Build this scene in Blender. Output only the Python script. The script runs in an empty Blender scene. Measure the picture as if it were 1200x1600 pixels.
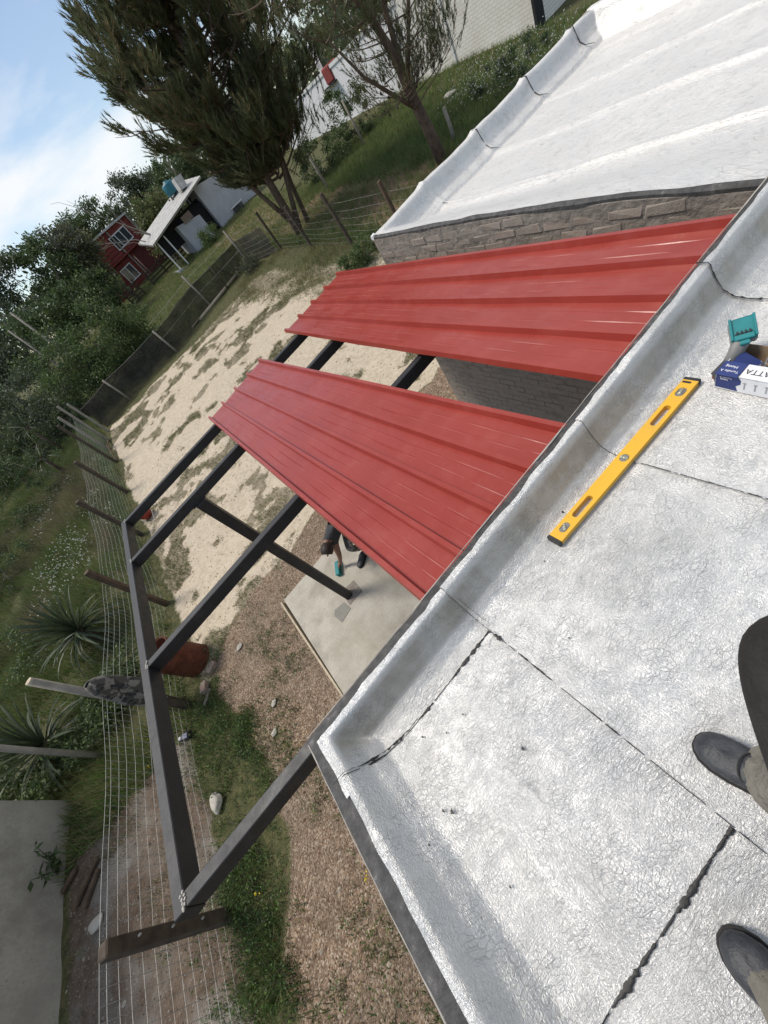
import bpy, bmesh, math, random
import numpy as np
from mathutils import Vector, Matrix

R = math.radians
random.seed(7)
rng = np.random.default_rng(7)
scene = bpy.context.scene
COL = scene.collection

# ------------------------------------------------------------------ camera
cam_data = bpy.data.cameras.new('camera')
cam = bpy.data.objects.new('camera', cam_data)
COL.objects.link(cam)
cam_data.sensor_fit = 'VERTICAL'
cam_data.sensor_height = 24.0
cam_data.lens = 24.0 * 587.04 / 1600.0
cam_data.clip_start = 0.02
cam_data.clip_end = 2000
r0 = Vector((0.64546706, -0.56329293, -0.51582298))
r1 = Vector((-0.75894962, -0.39711911, -0.51603478))
r2 = Vector((0.08583558, 0.72456711, -0.68383826))
m = Matrix((r0, -r1, -r2)).transposed().to_4x4()
m.translation = Vector((0, 0, 4.2))
cam.matrix_world = m
scene.camera = cam

# ------------------------------------------------------------------ world, sun, exposure
SUN_DIR = Vector((-0.36, 0.34, 0.87)).normalized()
world = bpy.data.worlds.new('World')
scene.world = world
world.use_nodes = True
wn, wl = world.node_tree.nodes, world.node_tree.links
wn.clear()
wo = wn.new('ShaderNodeOutputWorld')
wb = wn.new('ShaderNodeBackground')
wb.inputs['Strength'].default_value = 0.125
sky = wn.new('ShaderNodeTexSky')
sky.sky_type = 'NISHITA'
sky.sun_disc = False
sky.sun_elevation = math.asin(SUN_DIR.z)
sky.sun_rotation = math.atan2(SUN_DIR.x, SUN_DIR.y)
sky.air_density = 1.0
sky.dust_density = 0.4
wtc = wn.new('ShaderNodeTexCoord')
wmap = wn.new('ShaderNodeMapping')
wmap.inputs['Scale'].default_value = (1.0, 1.0, 2.6)
wmap.inputs['Rotation'].default_value = (0.25, 0.5, 0.3)
wnz = wn.new('ShaderNodeTexNoise')
wnz.inputs['Scale'].default_value = 1.5
wnz.inputs['Detail'].default_value = 9
wnz.inputs['Roughness'].default_value = 0.52
wnz.inputs['Distortion'].default_value = 0.7
wrp = wn.new('ShaderNodeValToRGB')
wrp.color_ramp.elements[0].position = 0.46
wrp.color_ramp.elements[1].position = 0.64
wmap.inputs['Location'].default_value = (0.8565, 1.6844, -0.4201)
wrp.color_ramp.elements[0].color = (0.10, 0.10, 0.10, 1)
wrp.color_ramp.elements[1].color = (0.93, 0.93, 0.93, 1)
wmx = wn.new('ShaderNodeMixRGB')
wmx.inputs['Color2'].default_value = (7.0, 7.15, 7.3, 1)
wl.new(wtc.outputs['Generated'], wmap.inputs['Vector'])
wl.new(wmap.outputs['Vector'], wnz.inputs['Vector'])
wl.new(wnz.outputs['Fac'], wrp.inputs['Fac'])
wl.new(wrp.outputs['Color'], wmx.inputs['Fac'])
wl.new(sky.outputs['Color'], wmx.inputs['Color1'])
wl.new(wmx.outputs['Color'], wb.inputs['Color'])
wl.new(wb.outputs['Background'], wo.inputs['Surface'])

sun_data = bpy.data.lights.new('sun', 'SUN')
sun_data.energy = 3.1
sun_data.angle = R(16)
sun_data.color = (1.0, 0.93, 0.83)
sun = bpy.data.objects.new('sun', sun_data)
sun.rotation_euler = SUN_DIR.to_track_quat('Z', 'Y').to_euler()
COL.objects.link(sun)

vs = scene.view_settings
vs.view_transform = 'Standard'
vs.look = 'None'
vs.exposure = 0.15
vs.gamma = 1.0
vs.use_curve_mapping = False

# ------------------------------------------------------------------ helpers
WL = {}


def wloc(o):
    return WL.get(o.name, Vector((0, 0, 0))) if o else Vector((0, 0, 0))


def tag(o, label=None, cat=None, group=None, kind=None):
    if label: o['label'] = label
    if cat: o['category'] = cat
    if group: o['group'] = group
    if kind: o['kind'] = kind
    return o


def thing(name, loc, label, cat, group=None, rz=0.0):
    o = bpy.data.objects.new(name, None)
    o.empty_display_size = 0.2
    o.location = loc
    COL.objects.link(o)
    WL[o.name] = Vector(loc)
    return tag(o, label, cat, group)


def link_mesh(name, me, mat, parent=None, smooth=False, kind=None):
    o = bpy.data.objects.new(name, me)
    COL.objects.link(o)
    if isinstance(mat, (list, tuple)):
        for q in mat: me.materials.append(q)
    elif mat is not None and not me.materials:
        me.materials.append(mat)
    if smooth:
        me.polygons.foreach_set('use_smooth', np.ones(len(me.polygons), dtype=bool))
    if parent is not None:
        o.parent = parent
        w = wloc(parent)
        if parent.type == 'EMPTY' or w.length > 0:
            me.transform(Matrix.Translation(-w))
        WL[o.name] = w.copy()
    if kind: o['kind'] = kind
    return o


def np_mesh(name, V, F):
    V = np.asarray(V, dtype=np.float32)
    F = np.asarray(F, dtype=np.int32)
    me = bpy.data.meshes.new(name)
    n, k = F.shape
    me.vertices.add(len(V))
    me.vertices.foreach_set('co', V.ravel())
    me.loops.add(n * k)
    me.loops.foreach_set('vertex_index', F.ravel())
    me.polygons.add(n)
    me.polygons.foreach_set('loop_start', np.arange(0, n * k, k, dtype=np.int32))
    me.polygons.foreach_set('loop_total', np.full(n, k, dtype=np.int32))
    me.polygons.foreach_set('use_smooth', np.zeros(n, dtype=bool))
    me.update(calc_edges=True)
    return me


def nobj(name, V, F, mat, parent=None, smooth=False, kind=None, mi=None):
    me = np_mesh(name, V, F)
    o = link_mesh(name, me, mat, parent, smooth, kind)
    if mi is not None:
        me.polygons.foreach_set('material_index', np.asarray(mi, dtype=np.int32))
    return o


class MB:
    def __init__(self):
        self.v, self.f, self.mi = [], [], []

    def add(self, vs_, fs_, mi=0):
        b = len(self.v)
        self.v += [tuple(q) for q in vs_]
        self.f += [tuple(b + i for i in q) for q in fs_]
        self.mi += [mi] * len(fs_)

    def box(self, c, s, rot=None, mi=0, taper=1.0):
        hx, hy, hz = s[0] / 2, s[1] / 2, s[2] / 2
        P = []
        for z in (-hz, hz):
            t = taper if z > 0 else 1.0
            P += [(-hx * t, -hy * t, z), (hx * t, -hy * t, z), (hx * t, hy * t, z), (-hx * t, hy * t, z)]
        c = Vector(c)
        P = [(rot @ Vector(p) if rot else Vector(p)) + c for p in P]
        self.add(P, [(0, 3, 2, 1), (4, 5, 6, 7), (0, 1, 5, 4), (1, 2, 6, 5), (2, 3, 7, 6), (3, 0, 4, 7)], mi)
        return self

    def rbox(self, c, s, rot=None, b=0.004, mi=0):
        # box with chamfered vertical edges and top/bottom rims
        hx, hy, hz = s[0] / 2, s[1] / 2, s[2] / 2
        def ring(ix, z):
            x, y = hx - ix, hy - ix
            k = max(b - ix, 0.0006)
            return [(-x + k, -y, z), (x - k, -y, z), (x, -y + k, z), (x, y - k, z), (x - k, y, z), (-x + k, y, z), (-x, y - k, z), (-x, -y + k, z)]
        P = ring(b, -hz) + ring(0, -hz + b) + ring(0, hz - b) + ring(b, hz)
        c = Vector(c)
        P = [(rot @ Vector(p) if rot else Vector(p)) + c for p in P]
        F = [tuple(range(7, -1, -1)), tuple(range(24, 32))]
        for r_ in range(3):
            for i in range(8):
                j = (i + 1) % 8
                F.append((r_ * 8 + i, r_ * 8 + j, r_ * 8 + 8 + j, r_ * 8 + 8 + i))
        self.add(P, F, mi)
        return self

    def tube(self, pts, rad, n=8, cap=True, mi=0, flat=1.0):
        pts = [Vector(p) for p in pts]
        if not hasattr(rad, '__len__'): rad = [rad] * len(pts)
        P, F = [], []
        ref = None
        for i, p in enumerate(pts):
            d = (pts[min(i + 1, len(pts) - 1)] - pts[max(i - 1, 0)]).normalized()
            if ref is None:
                ref = Vector((0, 0, 1)) if abs(d.z) < 0.9 else Vector((1, 0, 0))
            u = d.cross(ref)
            if u.length < 1e-5: u = d.orthogonal()
            u.normalize()
            w = u.cross(d).normalized()
            ref = w
            for k in range(n):
                a = 2 * math.pi * k / n
                P.append(p + u * math.cos(a) * rad[i] + w * math.sin(a) * rad[i] * flat)
        for i in range(len(pts) - 1):
            for k in range(n):
                j = (k + 1) % n
                F.append((i * n + k, i * n + j, (i + 1) * n + j, (i + 1) * n + k))
        if cap:
            F.append(tuple(range(n - 1, -1, -1)))
            F.append(tuple((len(pts) - 1) * n + k for k in range(n)))
        self.add(P, F, mi)
        return self

    def prism(self, poly, ext, mi=0):
        n = len(poly)
        poly = [Vector(p) for p in poly]
        e = Vector(ext)
        P = poly + [p + e for p in poly]
        F = [tuple(range(n - 1, -1, -1)), tuple(range(n, 2 * n))]
        for i in range(n):
            j = (i + 1) % n
            F.append((i, j, n + j, n + i))
        self.add(P, F, mi)
        return self

    def lathe(self, prof, c=(0, 0, 0), n=20, mi=0, axis=None):
        P, F = [], []
        c = Vector(c)
        for (r_, z) in prof:
            for k in range(n):
                a = 2 * math.pi * k / n
                p = Vector((r_ * math.cos(a), r_ * math.sin(a), z))
                P.append((axis @ p if axis else p) + c)
        for i in range(len(prof) - 1):
            for k in range(n):
                j = (k + 1) % n
                F.append((i * n + k, i * n + j, (i + 1) * n + j, (i + 1) * n + k))
        self.add(P, F, mi)
        return self

    def obj(self, name, mat, parent=None, smooth=False, kind=None):
        me = bpy.data.meshes.new(name)
        me.from_pydata([tuple(p) for p in self.v], [], self.f)
        bm = bmesh.new()
        bm.from_mesh(me)
        bmesh.ops.recalc_face_normals(bm, faces=bm.faces)
        bm.to_mesh(me)
        bm.free()
        o = link_mesh(name, me, mat, parent, smooth, kind)
        if any(self.mi):
            me.polygons.foreach_set('material_index', np.asarray(self.mi, dtype=np.int32))
        return o


def copy_tree(o, parent=None):
    c = o.copy()
    COL.objects.link(c)
    if parent: c.parent = parent
    for ch in list(o.children): copy_tree(ch, c)
    return c


# ---- 2-D value noise
def _hash(ix, iy, s):
    h = (ix.astype(np.int64) * 374761393 + iy.astype(np.int64) * 668265263 + s * 974711) & 0xffffffff
    h = ((h ^ (h >> 13)) * 1274126177) & 0xffffffff
    return ((h ^ (h >> 16)) & 0xffff) / 65535.0


def vnoise(x, y, s=0):
    x = np.asarray(x, float); y = np.asarray(y, float)
    ix, iy = np.floor(x), np.floor(y)
    fx, fy = x - ix, y - iy
    fx = fx * fx * (3 - 2 * fx); fy = fy * fy * (3 - 2 * fy)
    a = _hash(ix, iy, s); b = _hash(ix + 1, iy, s); c = _hash(ix, iy + 1, s); d = _hash(ix + 1, iy + 1, s)
    return (a * (1 - fx) + b * fx) * (1 - fy) + (c * (1 - fx) + d * fx) * fy


def fbm(x, y, s=0, o=4):
    t, a, n = 0, 1.0, 0
    for k in range(o):
        t = t + a * vnoise(x * 2 ** k + 17 * k, y * 2 ** k - 9 * k, s + k); n += a; a *= 0.5
    return t / n


def sstep(a, b, x):
    t = np.clip((x - a) / (b - a), 0, 1)
    return t * t * (3 - 2 * t)


# ------------------------------------------------------------------ materials
class NT:
    def __init__(self, name):
        self.m = bpy.data.materials.new(name)
        self.m.use_nodes = True
        self.n, self.l = self.m.node_tree.nodes, self.m.node_tree.links
        self.n.clear()
        self.out = self.n.new('ShaderNodeOutputMaterial')
        self.b = self.n.new('ShaderNodeBsdfPrincipled')
        self.l.new(self.b.outputs[0], self.out.inputs[0])

    def nd(self, t, **kw):
        q = self.n.new('ShaderNode' + t)
        for k, v in kw.items():
            if k in q.inputs: self.set(q.inputs[k], v)
            else: setattr(q, k, v)
        return q

    def set(self, inp, v):
        if hasattr(v, 'is_output') or isinstance(v, bpy.types.NodeSocket): self.l.new(v, inp)
        else: inp.default_value = v

    def math(self, op, a, b=0.0, c=None):
        q = self.n.new('ShaderNodeMath'); q.operation = op
        self.set(q.inputs[0], a); self.set(q.inputs[1], b)
        if c is not None: self.set(q.inputs[2], c)
        return q.outputs[0]

    def mix(self, f, a, b, mode='MIX'):
        q = self.n.new('ShaderNodeMixRGB'); q.blend_type = mode
        self.set(q.inputs[0], f); self.set(q.inputs[1], a); self.set(q.inputs[2], b)
        return q.outputs[0]

    def ramp(self, f, els):
        q = self.n.new('ShaderNodeValToRGB')
        cr = q.color_ramp
        while len(cr.elements) < len(els): cr.elements.new(0.5)
        for e, (p, c) in zip(cr.elements, els):
            e.position = p
            e.color = (c, c, c, 1) if not hasattr(c, '__len__') else (*c, 1)
        self.l.new(f, q.inputs[0])
        return q.outputs[0]

    def pos(self):
        return self.n.new('ShaderNodeNewGeometry').outputs['Position']

    def objco(self):
        return self.n.new('ShaderNodeTexCoord').outputs['Object']

    def noise(self, vec, scale, detail=4, rough=0.55, dist=0.0):
        q = self.nd('TexNoise', Scale=scale, Detail=detail, Roughness=rough, Distortion=dist)
        self.l.new(vec, q.inputs['Vector'])
        return q.outputs['Fac']

    def mapping(self, vec, scale=(1, 1, 1), rot=(0, 0, 0), loc=(0, 0, 0)):
        q = self.n.new('ShaderNodeMapping')
        q.inputs['Scale'].default_value = scale
        q.inputs['Rotation'].default_value = rot
        q.inputs['Location'].default_value = loc
        self.l.new(vec, q.inputs['Vector'])
        return q.outputs[0]

    def bump(self, h, strength=0.3, dist=0.01, normal=None):
        q = self.nd('Bump', Strength=strength, Distance=dist)
        self.l.new(h, q.inputs['Height'])
        if normal is not None: self.l.new(normal, q.inputs['Normal'])
        self.l.new(q.outputs[0], self.b.inputs['Normal'])
        return q.outputs[0]


def simple(name, col, rough=0.7, metal=0.0, var=0.25, vscale=8.0, bscale=0.0, bstr=0.2, bdist=0.005, col2=None, world_pos=False, spec=None):
    t = NT(name)
    v = t.pos() if world_pos else t.objco()
    n = t.noise(v, vscale, 5, 0.6)
    c2 = col2 if col2 else tuple(c * (1 - var) for c in col)
    c = t.ramp(n, [(0.32, c2), (0.68, col)])
    t.l.new(c, t.b.inputs['Base Color'])
    t.b.inputs['Roughness'].default_value = rough
    t.b.inputs['Metallic'].default_value = metal
    if spec is not None: t.b.inputs['Specular IOR Level'].default_value = spec
    if bscale: t.bump(t.noise(v, bscale, 4, 0.6), bstr, bdist)
    return t.m


def mat_foil(name, stretch=(1, 1, 1), rotz=0.0, base=(0.635, 0.63, 0.615), rough=0.38, strength=0.68, scale=1.75, crease=0.48, metal=0.67, tint=True):
    t = NT(name)
    p = t.pos()
    oi = t.n.new('ShaderNodeObjectInfo')
    off = t.nd('VectorMath', operation='SCALE'); off.inputs[0].default_value = (7.3, 3.1, 5.7)
    t.l.new(oi.outputs['Random'], off.inputs['Scale'])
    ad = t.nd('VectorMath', operation='ADD')
    t.l.new(p, ad.inputs[0]); t.l.new(off.outputs[0], ad.inputs[1])
    P0 = ad.outputs[0]
    # a slow warp so that creases swirl and change direction
    wn_ = t.nd('TexNoise', Scale=4.5, Detail=3.0, Roughness=0.55)
    t.l.new(P0, wn_.inputs['Vector'])
    sub = t.nd('VectorMath', operation='SUBTRACT'); sub.inputs[1].default_value = (0.5, 0.5, 0.5)
    t.l.new(wn_.outputs['Color'], sub.inputs[0])
    sc = t.nd('VectorMath', operation='SCALE'); sc.inputs['Scale'].default_value = 0.09
    t.l.new(sub.outputs[0], sc.inputs[0])
    ad2 = t.nd('VectorMath', operation='ADD')
    t.l.new(P0, ad2.inputs[0]); t.l.new(sc.outputs[0], ad2.inputs[1])
    P1 = t.mapping(ad2.outputs[0], stretch, (0, 0, rotz))
    def creases(vec, s, w):
        v = t.nd('TexVoronoi', feature='DISTANCE_TO_EDGE', Scale=s * scale)
        t.l.new(vec, v.inputs['Vector'])
        return t.ramp(v.outputs['Distance'], [(0.0, 0.0), (w, 0.75), (w * 3, 1.0)])
    def ridge(vec, s, det=3):
        n = t.noise(vec, s * scale, det, 0.6, 0.5)
        return t.math('ABSOLUTE', t.math('SUBTRACT', n, 0.5))
    Pa = t.mapping(P1, (1.0, 2.2, 1.0), (0, 0, 0.5))
    Pb = t.mapping(P1, (2.2, 1.0, 1.0), (0, 0, -0.35))
    Pw = t.mapping(P1, (1.3, 5.0, 1.0), (0, 0, 0.25))
    Pv = t.mapping(P1, (4.5, 1.2, 1.0), (0, 0, -0.55))
    cA = creases(Pa, 20, 0.045)
    cB = creases(Pb, 44, 0.06)
    mA = t.ramp(t.noise(P0, 9, 2), [(0.47, 0.0), (0.58, 1.0)])
    mB = t.ramp(t.noise(P0, 13, 2), [(0.44, 0.0), (0.58, 1.0)])
    rA = ridge(Pw, 24); rB = ridge(Pv, 27); rC = ridge(P1, 75)
    big = t.noise(P0, 3.0, 3)
    sel = t.ramp(t.noise(P0, 1.4, 2), [(0.38, 0.0), (0.62, 1.0)])
    swap = t.math('ADD', t.math('MULTIPLY', rA, sel), t.math('MULTIPLY', rB, t.math('SUBTRACT', 1.0, sel)))
    h3 = t.math('ADD', t.math('MULTIPLY', swap, 1.9), t.math('MULTIPLY', rC, 1.0))
    h2 = t.math('ADD', t.math('MULTIPLY', t.math('MULTIPLY', cA, mA), 0.14), t.math('MULTIPLY', t.math('MULTIPLY', cB, mB), 0.12))
    h = t.math('ADD', t.math('ADD', h3, h2), t.math('MULTIPLY', big, 0.10))
    t.bump(h, strength, 0.006)
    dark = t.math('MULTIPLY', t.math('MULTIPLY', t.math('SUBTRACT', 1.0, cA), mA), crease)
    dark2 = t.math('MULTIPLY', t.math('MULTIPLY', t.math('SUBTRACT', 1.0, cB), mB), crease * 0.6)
    dirt = t.ramp(t.noise(P0, 4, 7, 0.7), [(0.45, 0.0), (0.75, 0.32)])
    c = t.mix(dirt, (*base, 1), (base[0] * 0.82, base[1] * 0.79, base[2] * 0.73, 1))
    if tint:  # shade and warm reflections on the front upstand, painted into the base colour
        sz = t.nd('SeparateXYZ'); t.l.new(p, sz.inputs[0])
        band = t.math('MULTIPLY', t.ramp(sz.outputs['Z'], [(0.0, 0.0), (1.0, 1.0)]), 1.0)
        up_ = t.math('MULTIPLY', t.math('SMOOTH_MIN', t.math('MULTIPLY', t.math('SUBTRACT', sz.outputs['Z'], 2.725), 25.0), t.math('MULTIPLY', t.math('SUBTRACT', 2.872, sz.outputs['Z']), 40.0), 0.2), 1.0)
        face_shade = t.math('MULTIPLY', t.ramp(up_, [(0.0, 0.0), (1.0, 1.0)]), t.ramp(t.noise(t.mapping(p, (1.0, 1.0, 0.3)), 6, 6, 0.7), [(0.30, 0.22), (0.62, 0.75)]))
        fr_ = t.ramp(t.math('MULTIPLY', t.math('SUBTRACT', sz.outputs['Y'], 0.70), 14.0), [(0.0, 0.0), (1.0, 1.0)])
        c = t.mix(t.math('MULTIPLY', face_shade, fr_), c, (0.33, 0.295, 0.235, 1))
    # long stray creases
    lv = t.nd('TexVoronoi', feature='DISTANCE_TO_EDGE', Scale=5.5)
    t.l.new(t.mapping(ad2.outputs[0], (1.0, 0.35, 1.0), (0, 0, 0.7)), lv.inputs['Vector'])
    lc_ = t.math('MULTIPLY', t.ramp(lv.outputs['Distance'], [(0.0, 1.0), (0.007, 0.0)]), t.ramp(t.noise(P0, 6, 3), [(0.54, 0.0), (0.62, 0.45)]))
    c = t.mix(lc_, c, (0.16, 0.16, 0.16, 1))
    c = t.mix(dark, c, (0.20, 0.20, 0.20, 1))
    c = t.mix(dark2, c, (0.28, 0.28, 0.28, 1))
    t.l.new(c, t.b.inputs['Base Color'])
    t.b.inputs['Metallic'].default_value = metal
    rr = t.ramp(t.noise(P0, 4, 5, 0.65), [(0.3, rough - 0.03), (0.7, rough + 0.09)])
    t.l.new(rr, t.b.inputs['Roughness'])
    return t.m


M = {}
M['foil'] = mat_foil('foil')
M['foil_far'] = mat_foil('foil_far', stretch=(1.9, 0.40, 1), rotz=0.1, scale=0.5, base=(0.67, 0.655, 0.63), rough=0.50, strength=1.0, crease=0.30, metal=0.4, tint=False)
M['bitumen'] = simple('bitumen', (0.014, 0.0135, 0.013), 0.55, var=0.5, vscale=30, bscale=60, bstr=0.5)


def mat_primer():
    t = NT('bitumen_primer')
    p = t.pos()
    n = t.noise(p, 22, 6, 0.7)
    n2 = t.noise(t.mapping(p, (1, 1, 1)), 90, 3, 0.6)
    c = t.ramp(n, [(0.40, (0.030, 0.029, 0.029)), (0.60, (0.070, 0.068, 0.066)), (0.76, (0.24, 0.23, 0.22))])
    t.l.new(c, t.b.inputs['Base Color'])
    t.b.inputs['Roughness'].default_value = 0.7
    t.bump(t.math('ADD', n, t.math('MULTIPLY', n2, 0.5)), 0.6, 0.008)
    return t.m


M['primer'] = mat_primer()
M['cement'] = simple('cement', (0.42, 0.39, 0.35), 0.9, var=0.4, vscale=14, bscale=70, bstr=0.5, world_pos=True)
M['mortar'] = simple('mortar', (0.28, 0.245, 0.21), 0.95, var=0.45, vscale=7, bscale=22, bstr=0.9, bdist=0.02, world_pos=True)


def mat_brick(name, a, b, c3):
    t = NT(name)
    p = t.pos()
    oi = t.n.new('ShaderNodeObjectInfo').outputs['Random']
    n = t.noise(p, 16, 6, 0.7)
    base = t.ramp(oi, [(0.1, a), (0.6, b), (0.95, c3)])
    slurry = t.ramp(n, [(0.36, 0.45), (0.60, 1.0)])
    c = t.mix(slurry, base, (0.27, 0.235, 0.20, 1))
    t.l.new(c, t.b.inputs['Base Color'])
    t.b.inputs['Roughness'].default_value = 0.95
    t.bump(t.math('ADD', n, t.math('MULTIPLY', t.noise(p, 90, 3), 0.4)), 0.7, 0.012)
    return t.m


M['brick'] = mat_brick('brick', (0.23, 0.15, 0.12), (0.19, 0.15, 0.125), (0.26, 0.18, 0.14))
M['loose_brick'] = mat_brick('loose_brick', (0.42, 0.20, 0.13), (0.45, 0.24, 0.17), (0.40, 0.22, 0.17))


def mat_red():
    t = NT('red_paint')
    p = t.pos()
    n = t.noise(p, 3, 4)
    c = t.ramp(n, [(0.3, (0.255, 0.030, 0.019)), (0.7, (0.29, 0.037, 0.025))])
    ms = t.mapping(p, (40, 1.2, 10))
    sc = t.ramp(t.noise(ms, 3.0, 5, 0.6), [(0.84, 0.0), (0.88, 0.15)])
    c = t.mix(sc, c, (0.50, 0.20, 0.17, 1))
    dust = t.ramp(t.noise(p, 6, 6, 0.7), [(0.50, 0.0), (0.85, 0.12)])
    c = t.mix(dust, c, (0.42, 0.22, 0.18, 1))
    t.l.new(c, t.b.inputs['Base Color'])
    t.l.new(t.ramp(t.noise(p, 5, 5, 0.7), [(0.35, 0.27), (0.7, 0.42)]), t.b.inputs['Roughness'])
    t.bump(t.noise(t.mapping(p, (4, 0.5, 1)), 4, 2), 0.10, 0.012)
    return t.m


M['red'] = mat_red()
def mat_steel():
    t = NT('black_steel')
    p = t.pos()
    n = t.noise(p, 14, 6, 0.7)
    c = t.ramp(n, [(0.3, (0.011, 0.011, 0.012)), (0.7, (0.022, 0.021, 0.022))])
    dust = t.ramp(t.noise(p, 5, 6, 0.7), [(0.50, 0.0), (0.78, 0.45)])
    c = t.mix(dust, c, (0.075, 0.068, 0.06, 1))
    rust = t.ramp(t.noise(t.mapping(p, loc=(3, 1, 2)), 9, 6, 0.75), [(0.68, 0.0), (0.74, 0.7)])
    c = t.mix(rust, c, (0.10, 0.045, 0.022, 1))
    t.l.new(c, t.b.inputs['Base Color'])
    t.l.new(t.ramp(n, [(0.3, 0.42), (0.7, 0.66)]), t.b.inputs['Roughness'])
    t.bump(t.noise(p, 50, 4, 0.7), 0.15, 0.004)
    return t.m


M['black_steel'] = mat_steel()
M['weld'] = simple('weld', (0.35, 0.33, 0.30), 0.5, 0.4, var=0.5, vscale=40)
M['wood_dark'] = simple('wood_dark', (0.10, 0.075, 0.052), 0.9, var=0.55, vscale=9, bscale=40, bstr=0.6)
M['wood_brown'] = simple('wood_brown', (0.12, 0.08, 0.05), 0.9, var=0.5, vscale=9, bscale=40, bstr=0.6)
M['wood_grey'] = simple('wood_grey', (0.33, 0.30, 0.25), 0.9, var=0.35, vscale=7, bscale=30, bstr=0.4)
M['wood_pale'] = simple('wood_pale', (0.50, 0.42, 0.30), 0.85, var=0.3, vscale=10, bscale=40, bstr=0.3)
M['bark'] = simple('bark', (0.15, 0.105, 0.075), 0.95, var=0.55, vscale=6, bscale=18, bstr=0.9, bdist=0.03)
M['bark_grey'] = simple('bark_grey', (0.20, 0.17, 0.14), 0.95, var=0.5, vscale=6, bscale=18, bstr=0.9, bdist=0.03)
M['wire'] = simple('wire', (0.44, 0.44, 0.41), 0.6, 0.2, var=0.3)
M['wire_dark'] = simple('wire_dark', (0.16, 0.15, 0.14), 0.6, 0.3, var=0.2)


def mat_concrete(name, a, b, tint=None):
    t = NT(name)
    p = t.pos()
    n = t.noise(p, 1.6, 7, 0.62)
    n2 = t.noise(p, 26, 5, 0.65)
    c = t.ramp(n, [(0.36, a), (0.60, b)])
    wet = t.ramp(t.noise(t.mapping(p, loc=(2.3, 5.1, 0)), 0.9, 6, 0.66), [(0.52, 0.0), (0.62, 0.5)])
    c = t.mix(wet, c, tuple(x * 0.58 for x in a) + (1,))
    spk = t.ramp(t.noise(p, 34, 2, 0.5), [(0.69, 0.0), (0.73, 0.7)])
    c = t.mix(spk, c, (0.10, 0.085, 0.06, 1))
    c = t.mix(t.ramp(n2, [(0.35, 0.35), (0.7, 0.0)]), c, tuple(x * 0.72 for x in a) + (1,))
    if tint:
        sp = t.nd('VectorMath', operation='DISTANCE'); sp.inputs[1].default_value = tint
        t.l.new(p, sp.inputs[0])
        d = t.math('ADD', sp.outputs['Value'], t.math('MULTIPLY', t.noise(p, 6, 4), 0.3))
        c = t.mix(t.ramp(d, [(0.15, 0.8), (0.5, 0.0)]), c, (0.16, 0.085, 0.04, 1))
    t.l.new(c, t.b.inputs['Base Color'])
    t.b.inputs['Roughness'].default_value = 0.9
    t.bump(t.math('ADD', n2, t.math('MULTIPLY', t.noise(p, 120, 2), 0.5)), 0.35, 0.006)
    return t.m


M['concrete'] = mat_concrete('concrete', (0.33, 0.30, 0.24), (0.47, 0.44, 0.375))
M['concrete_damp'] = mat_concrete('concrete_damp', (0.20, 0.195, 0.17), (0.26, 0.25, 0.215))
M['concrete_block'] = mat_concrete('concrete_block', (0.38, 0.345, 0.29), (0.50, 0.46, 0.39), tint=(-6.8, 5.3, 2.2))


def mat_white_wall():
    t = NT('white_brick_paint')
    p = t.pos()
    sw = t.nd('SeparateXYZ'); t.l.new(p, sw.inputs[0])
    cb = t.nd('CombineXYZ'); t.l.new(sw.outputs['Y'], cb.inputs[0]); t.l.new(sw.outputs['Z'], cb.inputs[1])
    bt = t.nd('TexBrick', Scale=1.0)
    bt.inputs['Mortar Size'].default_value = 0.012
    bt.inputs['Brick Width'].default_value = 0.30
    bt.inputs['Row Height'].default_value = 0.115
    bt.inputs['Mortar Smooth'].default_value = 0.4
    t.l.new(cb.outputs[0], bt.inputs['Vector'])
    n = t.noise(p, 1.2, 5)
    c = t.ramp(n, [(0.3, (0.70, 0.67, 0.60)), (0.7, (0.82, 0.80, 0.74))])
    c = t.mix(t.math('MULTIPLY', bt.outputs['Fac'], 0.35), c, (0.45, 0.42, 0.36, 1))
    t.l.new(c, t.b.inputs['Base Color'])
    t.b.inputs['Roughness'].default_value = 0.85
    t.bump(t.math('ADD', t.math('MULTIPLY', bt.outputs['Fac'], -0.6), t.math('MULTIPLY', t.noise(p, 9, 5, 0.7), 0.8)), 0.8, 0.02)
    return t.m


M['white_wall'] = mat_white_wall()
M['white_plaster'] = simple('white_plaster', (0.80, 0.80, 0.80), 0.85, var=0.12, vscale=1.5, bscale=6, bstr=0.3, world_pos=True)
M['grey_plaster'] = simple('grey_plaster', (0.50, 0.51, 0.53), 0.85, var=0.2, vscale=1.5, world_pos=True)
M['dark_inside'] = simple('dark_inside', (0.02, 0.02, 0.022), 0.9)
M['glass'] = simple('glass', (0.05, 0.06, 0.07), 0.08, var=0.1, spec=0.8)
M['red_wood'] = simple('red_wood', (0.27, 0.05, 0.04), 0.75, var=0.3, vscale=3)
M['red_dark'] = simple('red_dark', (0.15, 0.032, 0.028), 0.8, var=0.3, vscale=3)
M['white_paint'] = simple('white_paint', (0.78, 0.78, 0.76), 0.6, var=0.1)
M['zinc'] = simple('zinc', (0.52, 0.51, 0.48), 0.6, 0.15, var=0.35, vscale=4)
M['water_blue'] = simple('water_blue', (0.015, 0.13, 0.17), 0.5, var=0.2)
M['yellow'] = NT('yellow_paint')
_t = M['yellow']
_p = _t.objco()
_c = _t.mix(_t.ramp(_t.noise(_p, 9, 6, 0.7), [(0.50, 0.0), (0.78, 0.6)]), (0.72, 0.40, 0.030, 1), (0.52, 0.31, 0.06, 1))
_c = _t.mix(_t.ramp(_t.noise(_p, 55, 5, 0.75), [(0.66, 0.0), (0.72, 0.9)]), _c, (0.10, 0.085, 0.06, 1))
_t.l.new(_c, _t.b.inputs['Base Color']); _t.b.inputs['Roughness'].default_value = 0.45
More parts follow.
